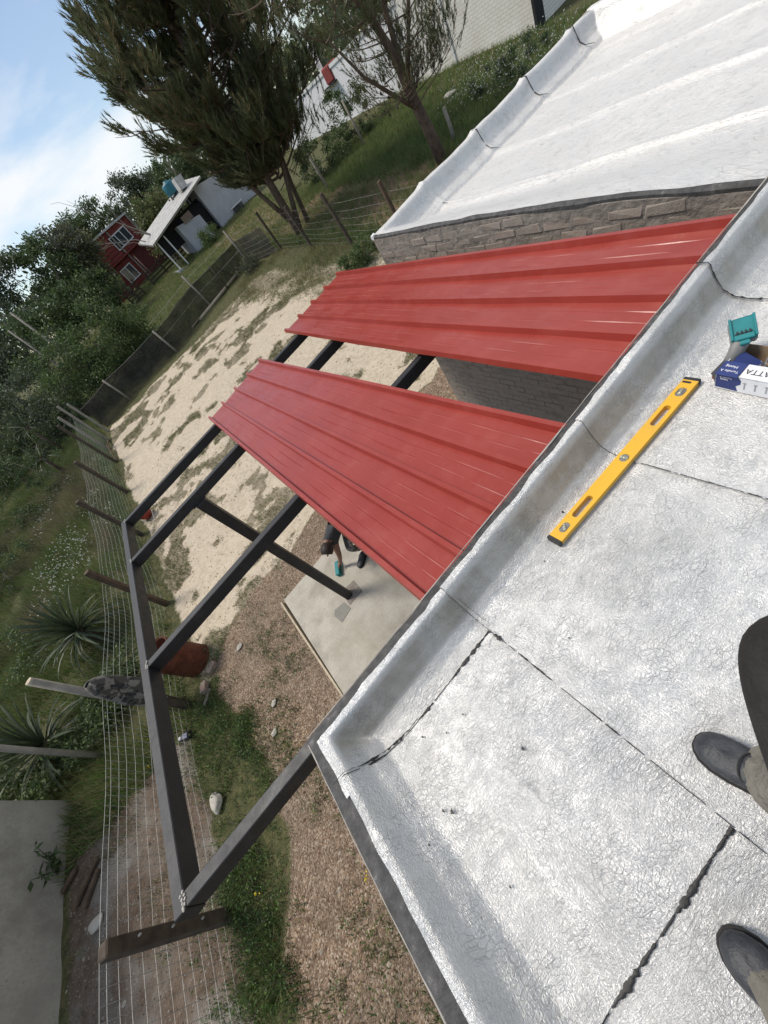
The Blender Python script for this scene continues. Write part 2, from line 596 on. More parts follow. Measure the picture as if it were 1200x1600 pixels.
_t.bump(_t.noise(_p, 70, 3), 0.12, 0.003)
M['yellow'] = _t.m
M['black_plastic'] = simple('black_plastic', (0.025, 0.025, 0.025), 0.5, var=0.4, vscale=25)
M['grey_plastic'] = simple('grey_plastic', (0.22, 0.22, 0.21), 0.55, var=0.3, vscale=20)
M['vial'] = simple('vial', (0.45, 0.46, 0.36), 0.1, var=0.2, spec=0.8)
M['teal'] = simple('teal', (0.012, 0.20, 0.21), 0.42, var=0.2, vscale=20)
M['teal_brush'] = simple('teal_brush', (0.01, 0.30, 0.24), 0.6, var=0.3, vscale=30)
M['card_white'] = simple('card_white', (0.74, 0.74, 0.75), 0.6, var=0.08, vscale=20)
M['card_blue'] = simple('card_blue', (0.022, 0.04, 0.17), 0.55, var=0.2, vscale=20)
M['card_brown'] = simple('card_brown', (0.33, 0.23, 0.14), 0.85, var=0.2, vscale=20)
M['card_red'] = simple('card_red', (0.45, 0.06, 0.06), 0.6, var=0.2)
M['print_black'] = simple('print_black', (0.02, 0.02, 0.025), 0.6)
M['print_white'] = simple('print_white', (0.78, 0.78, 0.8), 0.6, var=0.05)
M['print_grey'] = simple('print_grey', (0.35, 0.36, 0.38), 0.6)
M['screw'] = simple('screw', (0.55, 0.55, 0.55), 0.3, 0.9, var=0.4, vscale=60)


def mat_rust():
    t = NT('rust')
    p = t.pos()
    n = t.noise(p, 9, 7, 0.7)
    c = t.ramp(n, [(0.3, (0.055, 0.018, 0.010)), (0.52, (0.13, 0.036, 0.016)), (0.75, (0.22, 0.07, 0.03))])
    t.l.new(c, t.b.inputs['Base Color'])
    t.b.inputs['Roughness'].default_value = 0.85
    t.bump(t.noise(p, 40, 4, 0.7), 0.5, 0.01)
    return t.m


M['rust'] = mat_rust()


def mat_camo():
    t = NT('camo_cloth')
    p = t.objco()
    n1 = t.noise(p, 9, 2, 0.5, 0.6); n2 = t.noise(t.mapping(p, loc=(4, 2, 1)), 11, 2, 0.5, 0.6)
    c = t.mix(t.ramp(n1, [(0.50, 0.0), (0.53, 1.0)]), (0.075, 0.07, 0.062, 1), (0.21, 0.20, 0.175, 1))
    c = t.mix(t.ramp(n2, [(0.57, 0.0), (0.60, 1.0)]), c, (0.03, 0.03, 0.03, 1))
    t.l.new(c, t.b.inputs['Base Color']); t.b.inputs['Roughness'].default_value = 0.9
    t.bump(t.noise(p, 6, 4), 0.6, 0.05)
    return t.m


M['camo'] = mat_camo()
def mat_cloth():
    t = NT('shade_cloth')
    p = t.pos()
    n = t.noise(p, 2.2, 5, 0.7)
    c = t.ramp(n, [(0.35, (0.022, 0.021, 0.019)), (0.7, (0.065, 0.058, 0.047))])
    t.l.new(c, t.b.inputs['Base Color']); t.b.inputs['Roughness'].default_value = 0.95
    t.bump(t.noise(p, 5, 4), 0.5, 0.08)
    tr = t.n.new('ShaderNodeBsdfTransparent')
    mx = t.n.new('ShaderNodeMixShader')
    t.l.new(t.ramp(t.noise(p, 1.6, 4), [(0.3, 0.08), (0.7, 0.30)]), mx.inputs[0])
    t.l.new(t.b.outputs[0], mx.inputs[1]); t.l.new(tr.outputs[0], mx.inputs[2])
    t.l.new(mx.outputs[0], t.out.inputs[0])
    return t.m


M['shade_cloth'] = mat_cloth()
M['stone'] = simple('stone', (0.45, 0.42, 0.36), 0.85, var=0.2, vscale=6, bscale=14)
M['shoe_leather'] = simple('shoe_leather', (0.052, 0.053, 0.058), 0.55, var=0.5, vscale=26, bscale=45, bstr=0.7, bdist=0.006, col2=(0.012, 0.014, 0.020))
M['shoe_sole'] = simple('shoe_sole', (0.02, 0.019, 0.018), 0.8, var=0.3)
M['lace'] = simple('lace', (0.10, 0.095, 0.085), 0.9, var=0.3)
M['trousers'] = simple('trousers', (0.19, 0.175, 0.145), 0.95, var=0.4, vscale=7, bscale=14, bstr=0.9, bdist=0.03)
M['jacket'] = simple('jacket', (0.026, 0.023, 0.021), 0.9, var=0.6, vscale=14, bscale=16, bstr=0.9, bdist=0.03)
M['skin'] = simple('skin', (0.36, 0.19, 0.13), 0.55, var=0.15)
M['skin_tan'] = simple('skin_tan', (0.24, 0.12, 0.08), 0.55, var=0.2)
M['hair'] = simple('hair', (0.030, 0.016, 0.010), 0.6, var=0.5, vscale=40, bscale=60, bstr=0.6)
M['shirt_grey'] = simple('shirt_grey', (0.050, 0.053, 0.057), 0.9, var=0.3, vscale=8, bscale=9, bstr=0.5, bdist=0.03)
M['white_petal'] = simple('white_petal', (0.78, 0.78, 0.70), 0.7, var=0.1)
M['yellow_petal'] = simple('yellow_petal', (0.70, 0.55, 0.03), 0.7, var=0.1)


def leaf_mat(name, a, b, rough=0.6, trans=0.25, pos_scale=1.2):
    t = NT(name)
    p = t.pos()
    n = t.noise(p, pos_scale, 3)
    n2 = t.noise(p, 23, 2)
    f = t.math('ADD', t.math('MULTIPLY', n, 0.55), t.math('MULTIPLY', n2, 0.45))
    c = t.ramp(f, [(0.36, a), (0.64, b)])
    t.l.new(c, t.b.inputs['Base Color'])
    t.b.inputs['Roughness'].default_value = rough
    t.b.inputs['Specular IOR Level'].default_value = 0.3
    tr = t.n.new('ShaderNodeBsdfTranslucent')
    t.l.new(c, tr.inputs['Color'])
    mx = t.n.new('ShaderNodeMixShader')
    mx.inputs[0].default_value = trans
    t.l.new(t.b.outputs[0], mx.inputs[1]); t.l.new(tr.outputs[0], mx.inputs[2])
    t.l.new(mx.outputs[0], t.out.inputs[0])
    return t.m


M['needle'] = leaf_mat('needle', (0.075, 0.094, 0.045), (0.156, 0.175, 0.081), 0.6, 0.25)
M['needle_brown'] = leaf_mat('needle_brown', (0.132, 0.114, 0.060), (0.216, 0.180, 0.090), 0.7, 0.25)
M['leaf_dark'] = leaf_mat('leaf_dark', (0.045, 0.069, 0.033), (0.098, 0.134, 0.057))
M['leaf_mid'] = leaf_mat('leaf_mid', (0.070, 0.109, 0.035), (0.140, 0.196, 0.062))
M['leaf_olive'] = leaf_mat('leaf_olive', (0.103, 0.110, 0.044), (0.186, 0.186, 0.076))
M['leaf_grey'] = leaf_mat('leaf_grey', (0.083, 0.094, 0.072), (0.152, 0.166, 0.124))
M['grass_green'] = leaf_mat('grass_green', (0.073, 0.139, 0.033), (0.171, 0.253, 0.065))
M['grass_olive'] = leaf_mat('grass_olive', (0.150, 0.173, 0.058), (0.300, 0.300, 0.120))
M['grass_dry'] = leaf_mat('grass_dry', (0.17, 0.135, 0.075), (0.33, 0.27, 0.16))
M['grass_dark'] = leaf_mat('grass_dark', (0.041, 0.082, 0.026), (0.097, 0.170, 0.049))
M['straw_grey'] = leaf_mat('straw_grey', (0.11, 0.095, 0.065), (0.20, 0.17, 0.12))
M['yucca'] = leaf_mat('yucca', (0.045, 0.065, 0.035), (0.085, 0.110, 0.060), 0.45, 0.15, 3.0)


# ------------------------------------------------------------------ ground
def tg0(x, y):
    x = np.asarray(x, float); y = np.asarray(y, float)
    z = 0.075 * (np.clip(y, 8, 48) - 8) + 0.01 * np.clip(y - 48, 0, 400)
    k = sstep(-9, -14, x)
    z = z + 0.0 * k
    z = z + 0.9 * sstep(15, 21, x) * sstep(12, 20, y) * sstep(34, 26, y) * 0.25
    return z


def tg(x, y):
    z = tg0(x, y)
    a = (fbm(x * 0.5, y * 0.5, 3, 3) - 0.5) * 0.16 + (fbm(x * 2.1, y * 2.1, 9, 3) - 0.5) * 0.07
    near = sstep(0.3, 1.6, np.maximum(np.abs(x - 1.0) - 2.8, np.abs(y - 2.5) - 2.5))
    return z - 0.06 * (1 - sstep(8, 11, y)) + a * (0.25 + 0.75 * near)


def tz(x, y):
    return float(tg(np.array([x]), np.array([y]))[0])


def masks(x, y):
    n1 = fbm(x * 0.55, y * 0.8, 21, 4) - 0.5
    n2 = fbm(x * 1.7, y * 2.6, 33, 4) - 0.5
    n3 = fbm(x * 1.0, y * 1.25, 47, 5)
    yb = 6.1 + 1.2 * n1 - 0.25 * np.clip(-x - 1.5, 0, 2)
    inyard = sstep(-4.15, -3.6, x + 0.5 * n1)
    gravel = sstep(0.35, -0.35, y - yb + 0.6 * n2) * sstep(-3.65, -3.2, x + 1.0 * n1 + 0.4 * n2)
    far = sstep(20.9, 20.0, y + 0.6 * n2) * sstep(8.0, 6.6, x + 0.10 * np.clip(y - 10, 0, 9) + 1.2 * n1)
    sand = (1 - gravel) * sstep(-3.9, -3.45, x + 0.5 * n1) * sstep(4.4, 5.6, y + 0.8 * n1) * far
    # grass patches on the sand
    n4 = fbm(x * 3.1, y * 4.2, 57, 4) - 0.5
    n5 = fbm(x * 0.35 + 5, y * 0.5, 63, 3)
    thr = 0.60 - 0.06 * sstep(12, 20, y) - 0.16 * (n5 - 0.5)
    patch = sstep(thr - 0.045, thr + 0.07, n3 + 0.22 * n2 + 0.36 * n4) * sand
    lowleft = sstep(1.0, -2.5, x) * sstep(4.5, 6.0, y) * sstep(12.5, 9.5, y)
    patch = np.maximum(patch, sstep(0.53, 0.62, fbm(x * 1.1, y * 0.8, 203, 4) + 0.3 * n4) * sand * lowleft)
    edge = sstep(5.0, 8.5, x + 0.15 * (y - 8) + 2.0 * n1)
    patch = np.maximum(patch, edge * sand * 0.85)
    soil = sstep(-6.9, -6.4, x) * sstep(-3.9, -4.4, x + 0.3 * n2) * sstep(5.0, 4.4, y + 0.5 * n2)
    brown = sstep(8.0, 9.0, x) * sstep(13.2, 11.6, x + 1.6 * n1) * sstep(6, 9, y)
    return gravel, sand, patch, soil, brown


def axis(lo, a, b, hi, step, gro=1.16):
    mid = list(np.arange(a, b, step))
    out = []
    s, q = step, b
    while q < hi:
        out.append(q); s *= gro; q += s
    out.append(hi)
    pre = []
    s, q = step, a
    while q > lo:
        s *= gro; q -= s; pre.append(max(q, lo))
    return np.array(pre[::-1] + mid + out)


gx = axis(-320, -7.5, 9.0, 320, 0.07)
gy = axis(-160, -0.6, 21.5, 520, 0.08)
GX, GY = np.meshgrid(gx, gy)
X, Y = GX.ravel(), GY.ravel()
Z = tg(X, Y)
ng, mg = len(gx), len(gy)
idx = np.arange(ng * mg).reshape(mg, ng)
F = np.stack([idx[:-1, :-1], idx[:-1, 1:], idx[1:, 1:], idx[1:, :-1]], -1).reshape(-1, 4)


def mat_ground():
    t = NT('ground')
    p = t.pos()
    def at(n):
        q = t.n.new('ShaderNodeAttribute'); q.attribute_name = n
        return q.outputs['Fac']
    e = t.math('MULTIPLY', t.math('SUBTRACT', t.noise(p, 7, 5, 0.7), 0.5), 0.9)
    def mk(n):
        return t.ramp(t.math('ADD', at(n), e), [(0.38, 0.0), (0.62, 1.0)])
    big = t.noise(p, 0.7, 4)
    fine = t.noise(p, 60, 3, 0.7)
    mid = t.noise(p, 9, 5, 0.7)
    # meadow soil / thatch
    base = t.ramp(mid, [(0.30, (0.045, 0.055, 0.022)), (0.52, (0.090, 0.090, 0.040)), (0.72, (0.17, 0.145, 0.075))])
    # gravel and chips
    vo = t.nd('TexVoronoi', Scale=62.0)
    t.l.new(p, vo.inputs['Vector'])
    sv = t.nd('SeparateColor'); t.l.new(vo.outputs['Color'], sv.inputs[0])
    gr = t.ramp(sv.outputs[0], [(0.0, (0.12, 0.082, 0.055)), (0.35, (0.24, 0.160, 0.103)), (0.7, (0.32, 0.225, 0.150)), (0.93, (0.46, 0.38, 0.29))])
    gr = t.mix(t.ramp(big, [(0.35, 0.0), (0.7, 0.55)]), gr, (0.19, 0.155, 0.125, 1))
    gr = t.mix(t.ramp(mid, [(0.38, 0.5), (0.55, 0.0)]), gr, (0.085, 0.060, 0.042, 1))
    sd = t.ramp(mid, [(0.28, (0.44, 0.365, 0.265)), (0.55, (0.60, 0.515, 0.395)), (0.75, (0.66, 0.58, 0.46))])
    sd = t.mix(t.ramp(fine, [(0.35, 0.4), (0.6, 0.0)]), sd, (0.36, 0.30, 0.22, 1))
    pa = t.ramp(mid, [(0.3, (0.13, 0.115, 0.070)), (0.52, (0.22, 0.185, 0.125)), (0.72, (0.38, 0.32, 0.235))])
    so = t.ramp(mid, [(0.3, (0.085, 0.060, 0.042)), (0.6, (0.155, 0.115, 0.085)), (0.75, (0.22, 0.185, 0.15))])
    so = t.mix(t.ramp(t.noise(p, 1.1, 4), [(0.48, 0.0), (0.62, 0.8)]), so, (0.24, 0.225, 0.20, 1))
    br = t.ramp(mid, [(0.3, (0.14, 0.095, 0.06)), (0.7, (0.26, 0.19, 0.12))])
    c = t.mix(mk('brown'), base, br)
    c = t.mix(mk('soil'), c, so)
    c = t.mix(mk('sand'), c, sd)
    c = t.mix(t.math('MULTIPLY', mk('patch'), 0.85), c, pa)
    c = t.mix(mk('gravel'), c, gr)
    t.l.new(c, t.b.inputs['Base Color'])
    t.b.inputs['Roughness'].default_value = 0.95
    t.b.inputs['Specular IOR Level'].default_value = 0.2
    h = t.math('ADD', t.math('MULTIPLY', vo.outputs['Distance'], -0.8), t.math('MULTIPLY', mid, 1.4))
    h = t.math('ADD', h, t.math('MULTIPLY', fine, 0.5))
    t.bump(h, 0.8, 0.022)
    return t.m


ground = nobj('ground', np.stack([X, Y, Z], 1), F, mat_ground(), smooth=True)
tag(ground, kind='structure')
for nme, arr in zip(('gravel', 'sand', 'patch', 'soil', 'brown'), masks(X, Y)):
    a = ground.data.attributes.new(nme, 'FLOAT', 'POINT')
    a.data.foreach_set('value', np.asarray(arr, dtype=np.float32))

# ------------------------------------------------------------------ concrete slab (a patio) with its form board
slab_mb = MB()
poly = [(-1.70, 0.93, -0.16), (2.72, 0.93, -0.16), (2.72, 4.92, -0.16), (-1.66, 4.92, -0.16)]
slab = MB().prism(poly, (0, 0, 0.16)).obj('concrete_slab', M['concrete'])
tag(slab, kind='structure')
MB().box((-1.705, 2.93, -0.055), (0.028, 4.0, 0.13), Matrix.Rotation(R(0.6), 3, 'Z')).obj('form_board', M['wood_pale'], slab)
# damp patch and the opened pocket round the column foot
fx, fy = -0.80, 3.86
pk = MB()
poly = [(fx - 0.30, fy + 0.02), (fx - 0.12, fy - 0.02), (fx - 0.10, fy - 0.20), (fx - 0.33, fy - 0.24), (fx - 0.36, fy - 0.05)]
pk.prism([(a, b, 0.002) for a, b in poly], (0, 0, 0.004))
pk.obj('mortar_patch', M['concrete_damp'], slab)
pk = MB()
poly = [(fx - 0.06, fy + 0.16), (fx + 0.20, fy + 0.12), (fx + 0.19, fy - 0.15), (fx - 0.08, fy - 0.14)]
pk.prism([(a, b, 0.002) for a, b in poly], (0, 0, 0.006))
pk.obj('column_footing', M['mortar'], slab)

# ------------------------------------------------------------------ the house we stand on
DECK = 2.70
PXO, PYO = -0.775, 0.905           # outer faces of the parapets
TOPW = 0.085
house = thing('flat_roofed_house', (0.8, -1.5, 0), 'flat roofed house whose roof is covered with wrinkled silver foil membrane', 'house')
w = MB()
w.box((0.985, PYO - 0.11, 1.33), (3.48, 0.20, 2.66))
w.box((PXO + 0.12, -2.1, 1.33), (0.20, 5.8, 2.66))
w.box((0.98, PYO - 0.048, 2.755), (3.48, 0.075, 0.19))
w.box((PXO + 0.052, -2.02, 2.755), (0.075, 5.75, 0.19))
w.obj('wall', M['cement'], house)


def prof(d):
    """height above the deck at distance d in from the outer face"""
    xs = [0.0, TOPW - 0.004, TOPW + 0.005, TOPW + 0.030, TOPW + 0.062, TOPW + 0.10, TOPW + 0.15, TOPW + 0.20]
    zs = [0.180, 0.180, 0.166, 0.105, 0.050, 0.020, 0.005, 0.0]
    return np.interp(d, xs, zs)


def roofz(x, y):
    dx = np.asarray(x, float) - PXO
    dy = PYO - np.asarray(y, float)
    k = 0.035
    h = np.clip(0.5 + 0.5 * (dy - dx) / k, 0, 1)
    d = dy * (1 - h) + dx * h - k * h * (1 - h)
    d = np.maximum(d, 0)
    und = (fbm(np.asarray(x) * 1.3, np.asarray(y) * 1.3, 5, 3) - 0.5) * 0.008 + (fbm(np.asarray(x) * 6, np.asarray(y) * 6, 15, 2) - 0.5) * 0.0014
    # side parapet is a softer cant
    ds = np.interp(dx, [0.0, 0.100, 0.110, 0.15, 0.21, 0.30], [0.180, 0.180, 0.160, 0.090, 0.030, 0.0])
    base = np.maximum(prof(dy), ds) * 0.6 + 0.4 * prof(np.maximum(dy * 0 + d, 0))
    base = np.maximum(prof(dy), ds)
    return DECK + base + und


def dens(a, b, step, fine_end=None, fine_at=None, fstep=0.008):
    q = list(np.arange(a, b, step)) + [b]
    if fine_at is not None:
        q = [v for v in q if not (fine_at[0] < v < fine_at[1])] + list(np.arange(max(a, fine_at[0]), min(b, fine_at[1]), fstep))
    return np.array(sorted(set(np.round(q, 5))))


def roof_patch(name, x0, x1, y0, y1, mat, lift, rag=(0, 0, 0, 0), seed=0, parent=None, thick=True):
    xs = dens(x0, x1, 0.05, fine_at=(PXO, PXO + 0.42), fstep=0.010)
    ys = dens(y0, y1, 0.05, fine_at=(PYO - 0.32, PYO), fstep=0.006)
    A, B = np.meshgrid(xs, ys)
    n, k = len(xs), len(ys)
    def rg(t, s):
        return (fbm(t * 9, t * 0 + s, 70 + s, 5) - 0.5) * 2.4 + (fbm(t * 45, t * 0 + s, 170 + s, 2) - 0.5) * 1.2
    A2, B2 = A.copy(), B.copy()
    A2[:, 0] += rag[0] * rg(ys, seed + 1); A2[:, -1] += rag[1] * rg(ys, seed + 2)
    B2[0, :] += rag[2] * rg(xs, seed + 3); B2[-1, :] += rag[3] * rg(xs, seed + 4)
    Zz = roofz(A2, B2) + lift
    V = np.stack([A2.ravel(), B2.ravel(), Zz.ravel()], 1)
    ii = np.arange(n * k).reshape(k, n)
    Fq = np.stack([ii[:-1, :-1], ii[:-1, 1:], ii[1:, 1:], ii[1:, :-1]], -1).reshape(-1, 4)
    if thick:  # folded down edge
        bd = np.concatenate([ii[0, :], ii[1:, -1], ii[-1, -2::-1], ii[-2:0:-1, 0]])
        VB = V[bd] - np.array([0, 0, 0.005])
        o = len(V)
        nb = len(bd)
        V = np.concatenate([V, V[bd], VB])
        j = np.arange(nb)
        Fb = np.stack([o + j, o + nb + j, o + nb + (j + 1) % nb, o + (j + 1) % nb], -1)
        Fq = np.concatenate([Fq, Fb])
    return nobj(name, V, Fq, mat, parent, smooth=True)


roof_patch('parapet_primer', PXO + 0.012, 2.72, -4.2, PYO - 0.012, M['primer'], -0.012, (0.004, 0, 0, 0.004), 3, house, False)
# pale cement lip all round the edge
lip = MB()
def lip_run(p0, p1, seed):
    p0, p1 = Vector(p0), Vector(p1)
    n = int((p1 - p0).length / 0.05)
    pts, rad = [], []
    for i in range(n + 1):
        q = p0.lerp(p1, i / n)
        nn = float(fbm(np.array([i * 0.35]), np.array([seed]), 5, 3)[0]) - 0.5
        side = (p1 - p0).normalized().cross(Vector((0, 0, 1)))
        pts.append(q + side * nn * 0.012 + Vector((0, 0, nn * 0.004)))
        rad.append(0.0022 + 0.010 * max(0, nn))
    lip.tube(pts, rad, 6, flat=0.55)
lip_run((PXO + 0.012, -4.2, DECK + 0.168), (PXO + 0.012, PYO - 0.03, DECK + 0.168), 1)
lip_run((PXO + 0.02, PYO - 0.009, DECK + 0.168), (2.6, PYO - 0.009, DECK + 0.168), 4)
lip.obj('cement_edge', M['cement'], house, True)

XS1, XS2, XS3 = 0.045, 0.955, 1.885
EY = PYO - 0.050
EX = PXO + 0.062
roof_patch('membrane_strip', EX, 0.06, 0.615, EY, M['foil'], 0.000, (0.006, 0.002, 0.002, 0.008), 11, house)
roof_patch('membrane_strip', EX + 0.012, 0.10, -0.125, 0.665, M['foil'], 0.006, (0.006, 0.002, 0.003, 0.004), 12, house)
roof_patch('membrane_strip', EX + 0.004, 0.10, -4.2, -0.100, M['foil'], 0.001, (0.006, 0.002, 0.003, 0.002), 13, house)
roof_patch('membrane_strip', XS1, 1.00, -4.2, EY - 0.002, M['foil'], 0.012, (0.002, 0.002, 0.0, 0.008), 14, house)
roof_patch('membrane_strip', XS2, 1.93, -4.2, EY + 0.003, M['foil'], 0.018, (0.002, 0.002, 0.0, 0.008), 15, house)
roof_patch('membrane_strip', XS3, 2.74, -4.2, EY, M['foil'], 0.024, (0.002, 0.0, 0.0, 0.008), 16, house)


def bead(path, lift, wmax, seed, gap=0.42, name='bitumen_bead', step=0.004, wmin=0.0012, blob=0.0):
    """ragged ribbon of squeezed-out bitumen that follows the membrane"""
    P = [Vector((a, b, 0)) for a, b in path]
    pts = []
    for a, b in zip(P[:-1], P[1:]):
        n = max(2, int((b - a).length / step))
        for i in range(n): pts.append(a.lerp(b, i / n))
    pts.append(P[-1])
    t = np.arange(len(pts)) * step
    n1 = fbm(t * 7, t * 0 + seed, seed, 3); n2 = fbm(t * 40, t * 0 + seed, seed + 5, 3)
    n3 = fbm(t * 130, t * 0 + seed, seed + 9, 2)
    w_ = np.clip((n1 - gap - 0.08) * 3.6, 0, 1) * 0.36 * wmax * (0.1 + 2.6 * n2 * n3 * 2) + 0.6 * wmin * (n2 > 0.36)
    c_ = (n2 - 0.5) * wmax * 0.5 + (n3 - 0.5) * wmax * 0.35
    V, Fq, lastok = [], [], False
    for i, q in enumerate(pts):
        a = pts[max(0, i - 1)]; b = pts[min(len(pts) - 1, i + 1)]
        d = (b - a)
        if d.length < 1e-9: d = Vector((1, 0, 0))
        s = Vector((-d.y, d.x, 0)).normalized()
        pl, pr = q + s * (w_[i] + c_[i]), q - s * (w_[i] - c_[i])
        for k, e in ((pl, 0), (q + s * c_[i], 0.0028), (pr, 0)):
            V.append((k.x, k.y, float(roofz(k.x, k.y)) + lift + e))
        if i and w_[i] > 0.0004 and w_[i - 1] > 0.0004:
            o = 3 * i
            Fq += [(o - 3, o - 2, o + 1, o), (o - 2, o - 1, o + 2, o + 1)]
    return nobj(name, np.array(V), np.array(Fq), M['bitumen'], house, True)


bead([(0.045, EY + 0.01), (0.043, 0.80), (0.040, 0.74), (0.040, 0.60)], 0.018, 0.008, 101, 0.28)
bead([(0.058, 0.79), (0.060, 0.70), (0.044, 0.60)], 0.020, 0.004, 103, 0.33)
bead([(0.044, 0.60), (0.044, 0.30), (0.046, -0.125)], 0.016, 0.0026, 105, 0.36, wmin=0.0016)
bead([(0.040, 0.662), (-0.30, 0.660), (-0.62, 0.665), (EX, 0.672)], 0.0095, 0.0075, 107, 0.33, wmin=0.0022)
bead([(-0.40, 0.667), (EX - 0.02, 0.680)], 0.010, 0.012, 108, 0.45)
bead([(0.046, -0.123), (-0.20, -0.126), (-0.55, -0.127)], 0.0075, 0.0075, 109, 0.24, wmin=0.0024)
bead([(0.046, -0.125), (0.047, -0.60), (0.046, -1.5)], 0.0165, 0.002, 110, 0.4, wmin=0.0012)
bead([(0.955, EY + 0.015), (0.953, 0.80), (0.950, 0.72), (0.955, 0.66)], 0.022, 0.007, 111, 0.30)
bead([(0.955, 0.66), (0.956, -0.8)], 0.0225, 0.0022, 113, 0.36, wmin=0.0016)
bead([(1.885, EY + 0.015), (1.883, 0.80), (1.880, 0.72), (1.885, 0.62)], 0.030, 0.008, 115, 0.30)
bead([(1.885, 0.62), (1.886, -0.8)], 0.0285, 0.0020, 117, 0.40, wmin=0.0012)
# little splashes of bitumen on the foil
sp = MB()
for (a, b, s) in [(-0.19, 0.33, 5), (-0.52, 0.40, 4), (-0.60, 0.36, 3), (-0.43, 0.61, 3.4), (-0.35, 0.55, 2.6), (-0.26, 0.545, 2.4), (-0.50, 0.38, 6), (-0.49, 0.15, 3), (0.62, 0.72, 4), (0.40, 0.66, 2.2), (1.1, 0.55, 2.2), (0.2, 0.42, 2)]:
    z = float(roofz(a, b)) + 0.014
    n = 9
    ring = [(a + s * 0.001 * (1 + 0.4 * math.sin(3 * k + a * 40)) * math.cos(2 * math.pi * k / n), b + s * 0.001 * (1.3 + 0.4 * math.sin(2 * k)) * math.sin(2 * math.pi * k / n), z) for k in range(n)]
    sp.prism(ring, (0, 0, 0.0025))
sp.obj('bitumen_splash', M['bitumen'], house, kind='stuff')

# ------------------------------------------------------------------ the brick wing beyond the canopy
wing = thing('brick_wing', (4.9, 2.7, 0), 'rough brick wing with pale silver flat roof and low parapet beyond the red sheets', 'building')
WXN, WYO, WXE = 2.75, 4.58, 7.05


def wing_edge_z(y):
    return np.interp(y, [0.9, 1.7, 2.9, 4.6], [2.70, 2.79, 2.86, 2.90])


MB().box(((WXN + WXE) / 2 + 0.06, 2.45, 1.22), (WXE - WXN - 0.10, 4.20, 2.44)).obj('wall', M['mortar'], wing)
# mortar bed of the brick face, following the sloping top edge
ys = np.linspace(0.93, WYO - 0.012, 30)
mbm = MB()
for a, b in zip(ys[:-1], ys[1:]):
    mbm.prism([(WXN - 0.0135, a, 0), (WXN - 0.0135, b, 0), (WXN - 0.0135, b, float(wing_edge_z(b)) - 0.015), (WXN - 0.0135, a, float(wing_edge_z(a)) - 0.015)], (0.10, 0, 0))
mbm.obj('mortar_bed', M['mortar'], wing)
brick_meshes = []
for k in range(8):
    bmx = bmesh.new()
    bmesh.ops.create_cube(bmx, size=1.0)
    for v in bmx.verts:
        v.co = Vector((v.co.x * 0.06, v.co.y * 0.232, v.co.z * 0.072))
    bmesh.ops.bevel(bmx, geom=list(bmx.edges), offset=0.010, segments=1, affect='EDGES')
    for v in bmx.verts:
        v.co += Vector((random.uniform(-1, 1) * 0.004, random.uniform(-1, 1) * 0.010, random.uniform(-1, 1) * 0.006))
    me = bpy.data.meshes.new('brick')
    bmx.to_mesh(me); bmx.free()
    me.materials.append(M['brick'])
    brick_meshes.append(me)
low = MB()
courses, pitch = 34, 0.0855
slots = []
for c in range(courses):
    z = 0.045 + c * pitch
    off = 0.0 if c % 2 == 0 else 0.124
    y = 0.95 - off
    while y < WYO + 0.05:
        yc = y + 0.124
        if 0.98 < yc < WYO - 0.06 and z < float(wing_edge_z(yc)) - 0.045:
            slots.append((c, yc, z))
        y += 0.248
slots.sort(key=lambda s: -s[0])
for i, (c, yc, z) in enumerate(slots):
    xx = WXN + 0.014 + random.uniform(-0.003, 0.003)
    zz = z + 0.006 * math.sin(yc * 2.1 + c * 0.7)
    if i < 290:
        o = bpy.data.objects.new('brick', brick_meshes[i % 8])
        COL.objects.link(o)
        o.parent = wing
        o.location = Vector((xx, yc + random.uniform(-0.006, 0.006), zz)) - wing.location
        o.rotation_euler = (random.uniform(-0.03, 0.03), random.uniform(-0.08, 0.08), random.uniform(-0.02, 0.02))
        o.scale = (1, random.uniform(0.9, 1.04), random.uniform(0.85, 1.06))
    else:
        low.box((xx, yc, zz), (0.06, 0.232, 0.072))
low.obj('brick_courses', M['brick'], wing, kind='stuff')


def wing_roof(x0, x1, mat, lift, seed):
    xs = np.arange(x0, x1 + 1e-6, 0.02)
    ys = np.concatenate([np.arange(-1.2, 4.10, 0.07), np.arange(4.10, WYO - 0.02, 0.015), [WYO - 0.015]])
    A, B = np.meshgrid(xs, ys)
    ez = wing_edge_z(B)
    k = sstep(0.0, 0.75, A - WXN)
    deck = 2.645 - 0.012 * (A - 3)
    z = ez * (1 - k) + deck * k
    dpar = WYO - B
    par = np.interp(dpar, [0, 0.09, 0.115, 0.14, 0.20, 0.30, 0.42], [2.905, 2.905, 2.885, 2.80, 2.715, 2.66, 0.0])
    z = np.maximum(z, np.where(par > 0.1, par - (2.645 - deck) * 0.4, 0))
    dE = WXE - A
    parE = np.interp(dE, [0, 0.09, 0.115, 0.14, 0.20, 0.30, 0.42], [2.905, 2.905, 2.885, 2.80, 2.715, 2.64, 0.0])
    z = np.maximum(z, parE)
    for e_ in edges[1:5]:
        z = z + 0.016 * np.exp(-((A - e_ - 0.03 * np.sin(B * 1.3)) / 0.05) ** 2) + 0.014 * sstep(-0.01, 0.01, A - e_) * sstep(0.5, 0.1, A - e_)
    z = z + (fbm(A * 1.1, B * 1.1, 61, 3) - 0.5) * 0.03 + (fbm(A * 5, B * 2.2, 62, 3) - 0.5) * 0.012 + lift
    V = np.stack([A.ravel(), B.ravel(), z.ravel()], 1)
    n, q = len(xs), len(ys)
    ii = np.arange(n * q).reshape(q, n)
    Fq = np.stack([ii[:-1, :-1], ii[:-1, 1:], ii[1:, 1:], ii[1:, :-1]], -1).reshape(-1, 4)
    return nobj('membrane_strip', V, Fq, mat, wing, True)


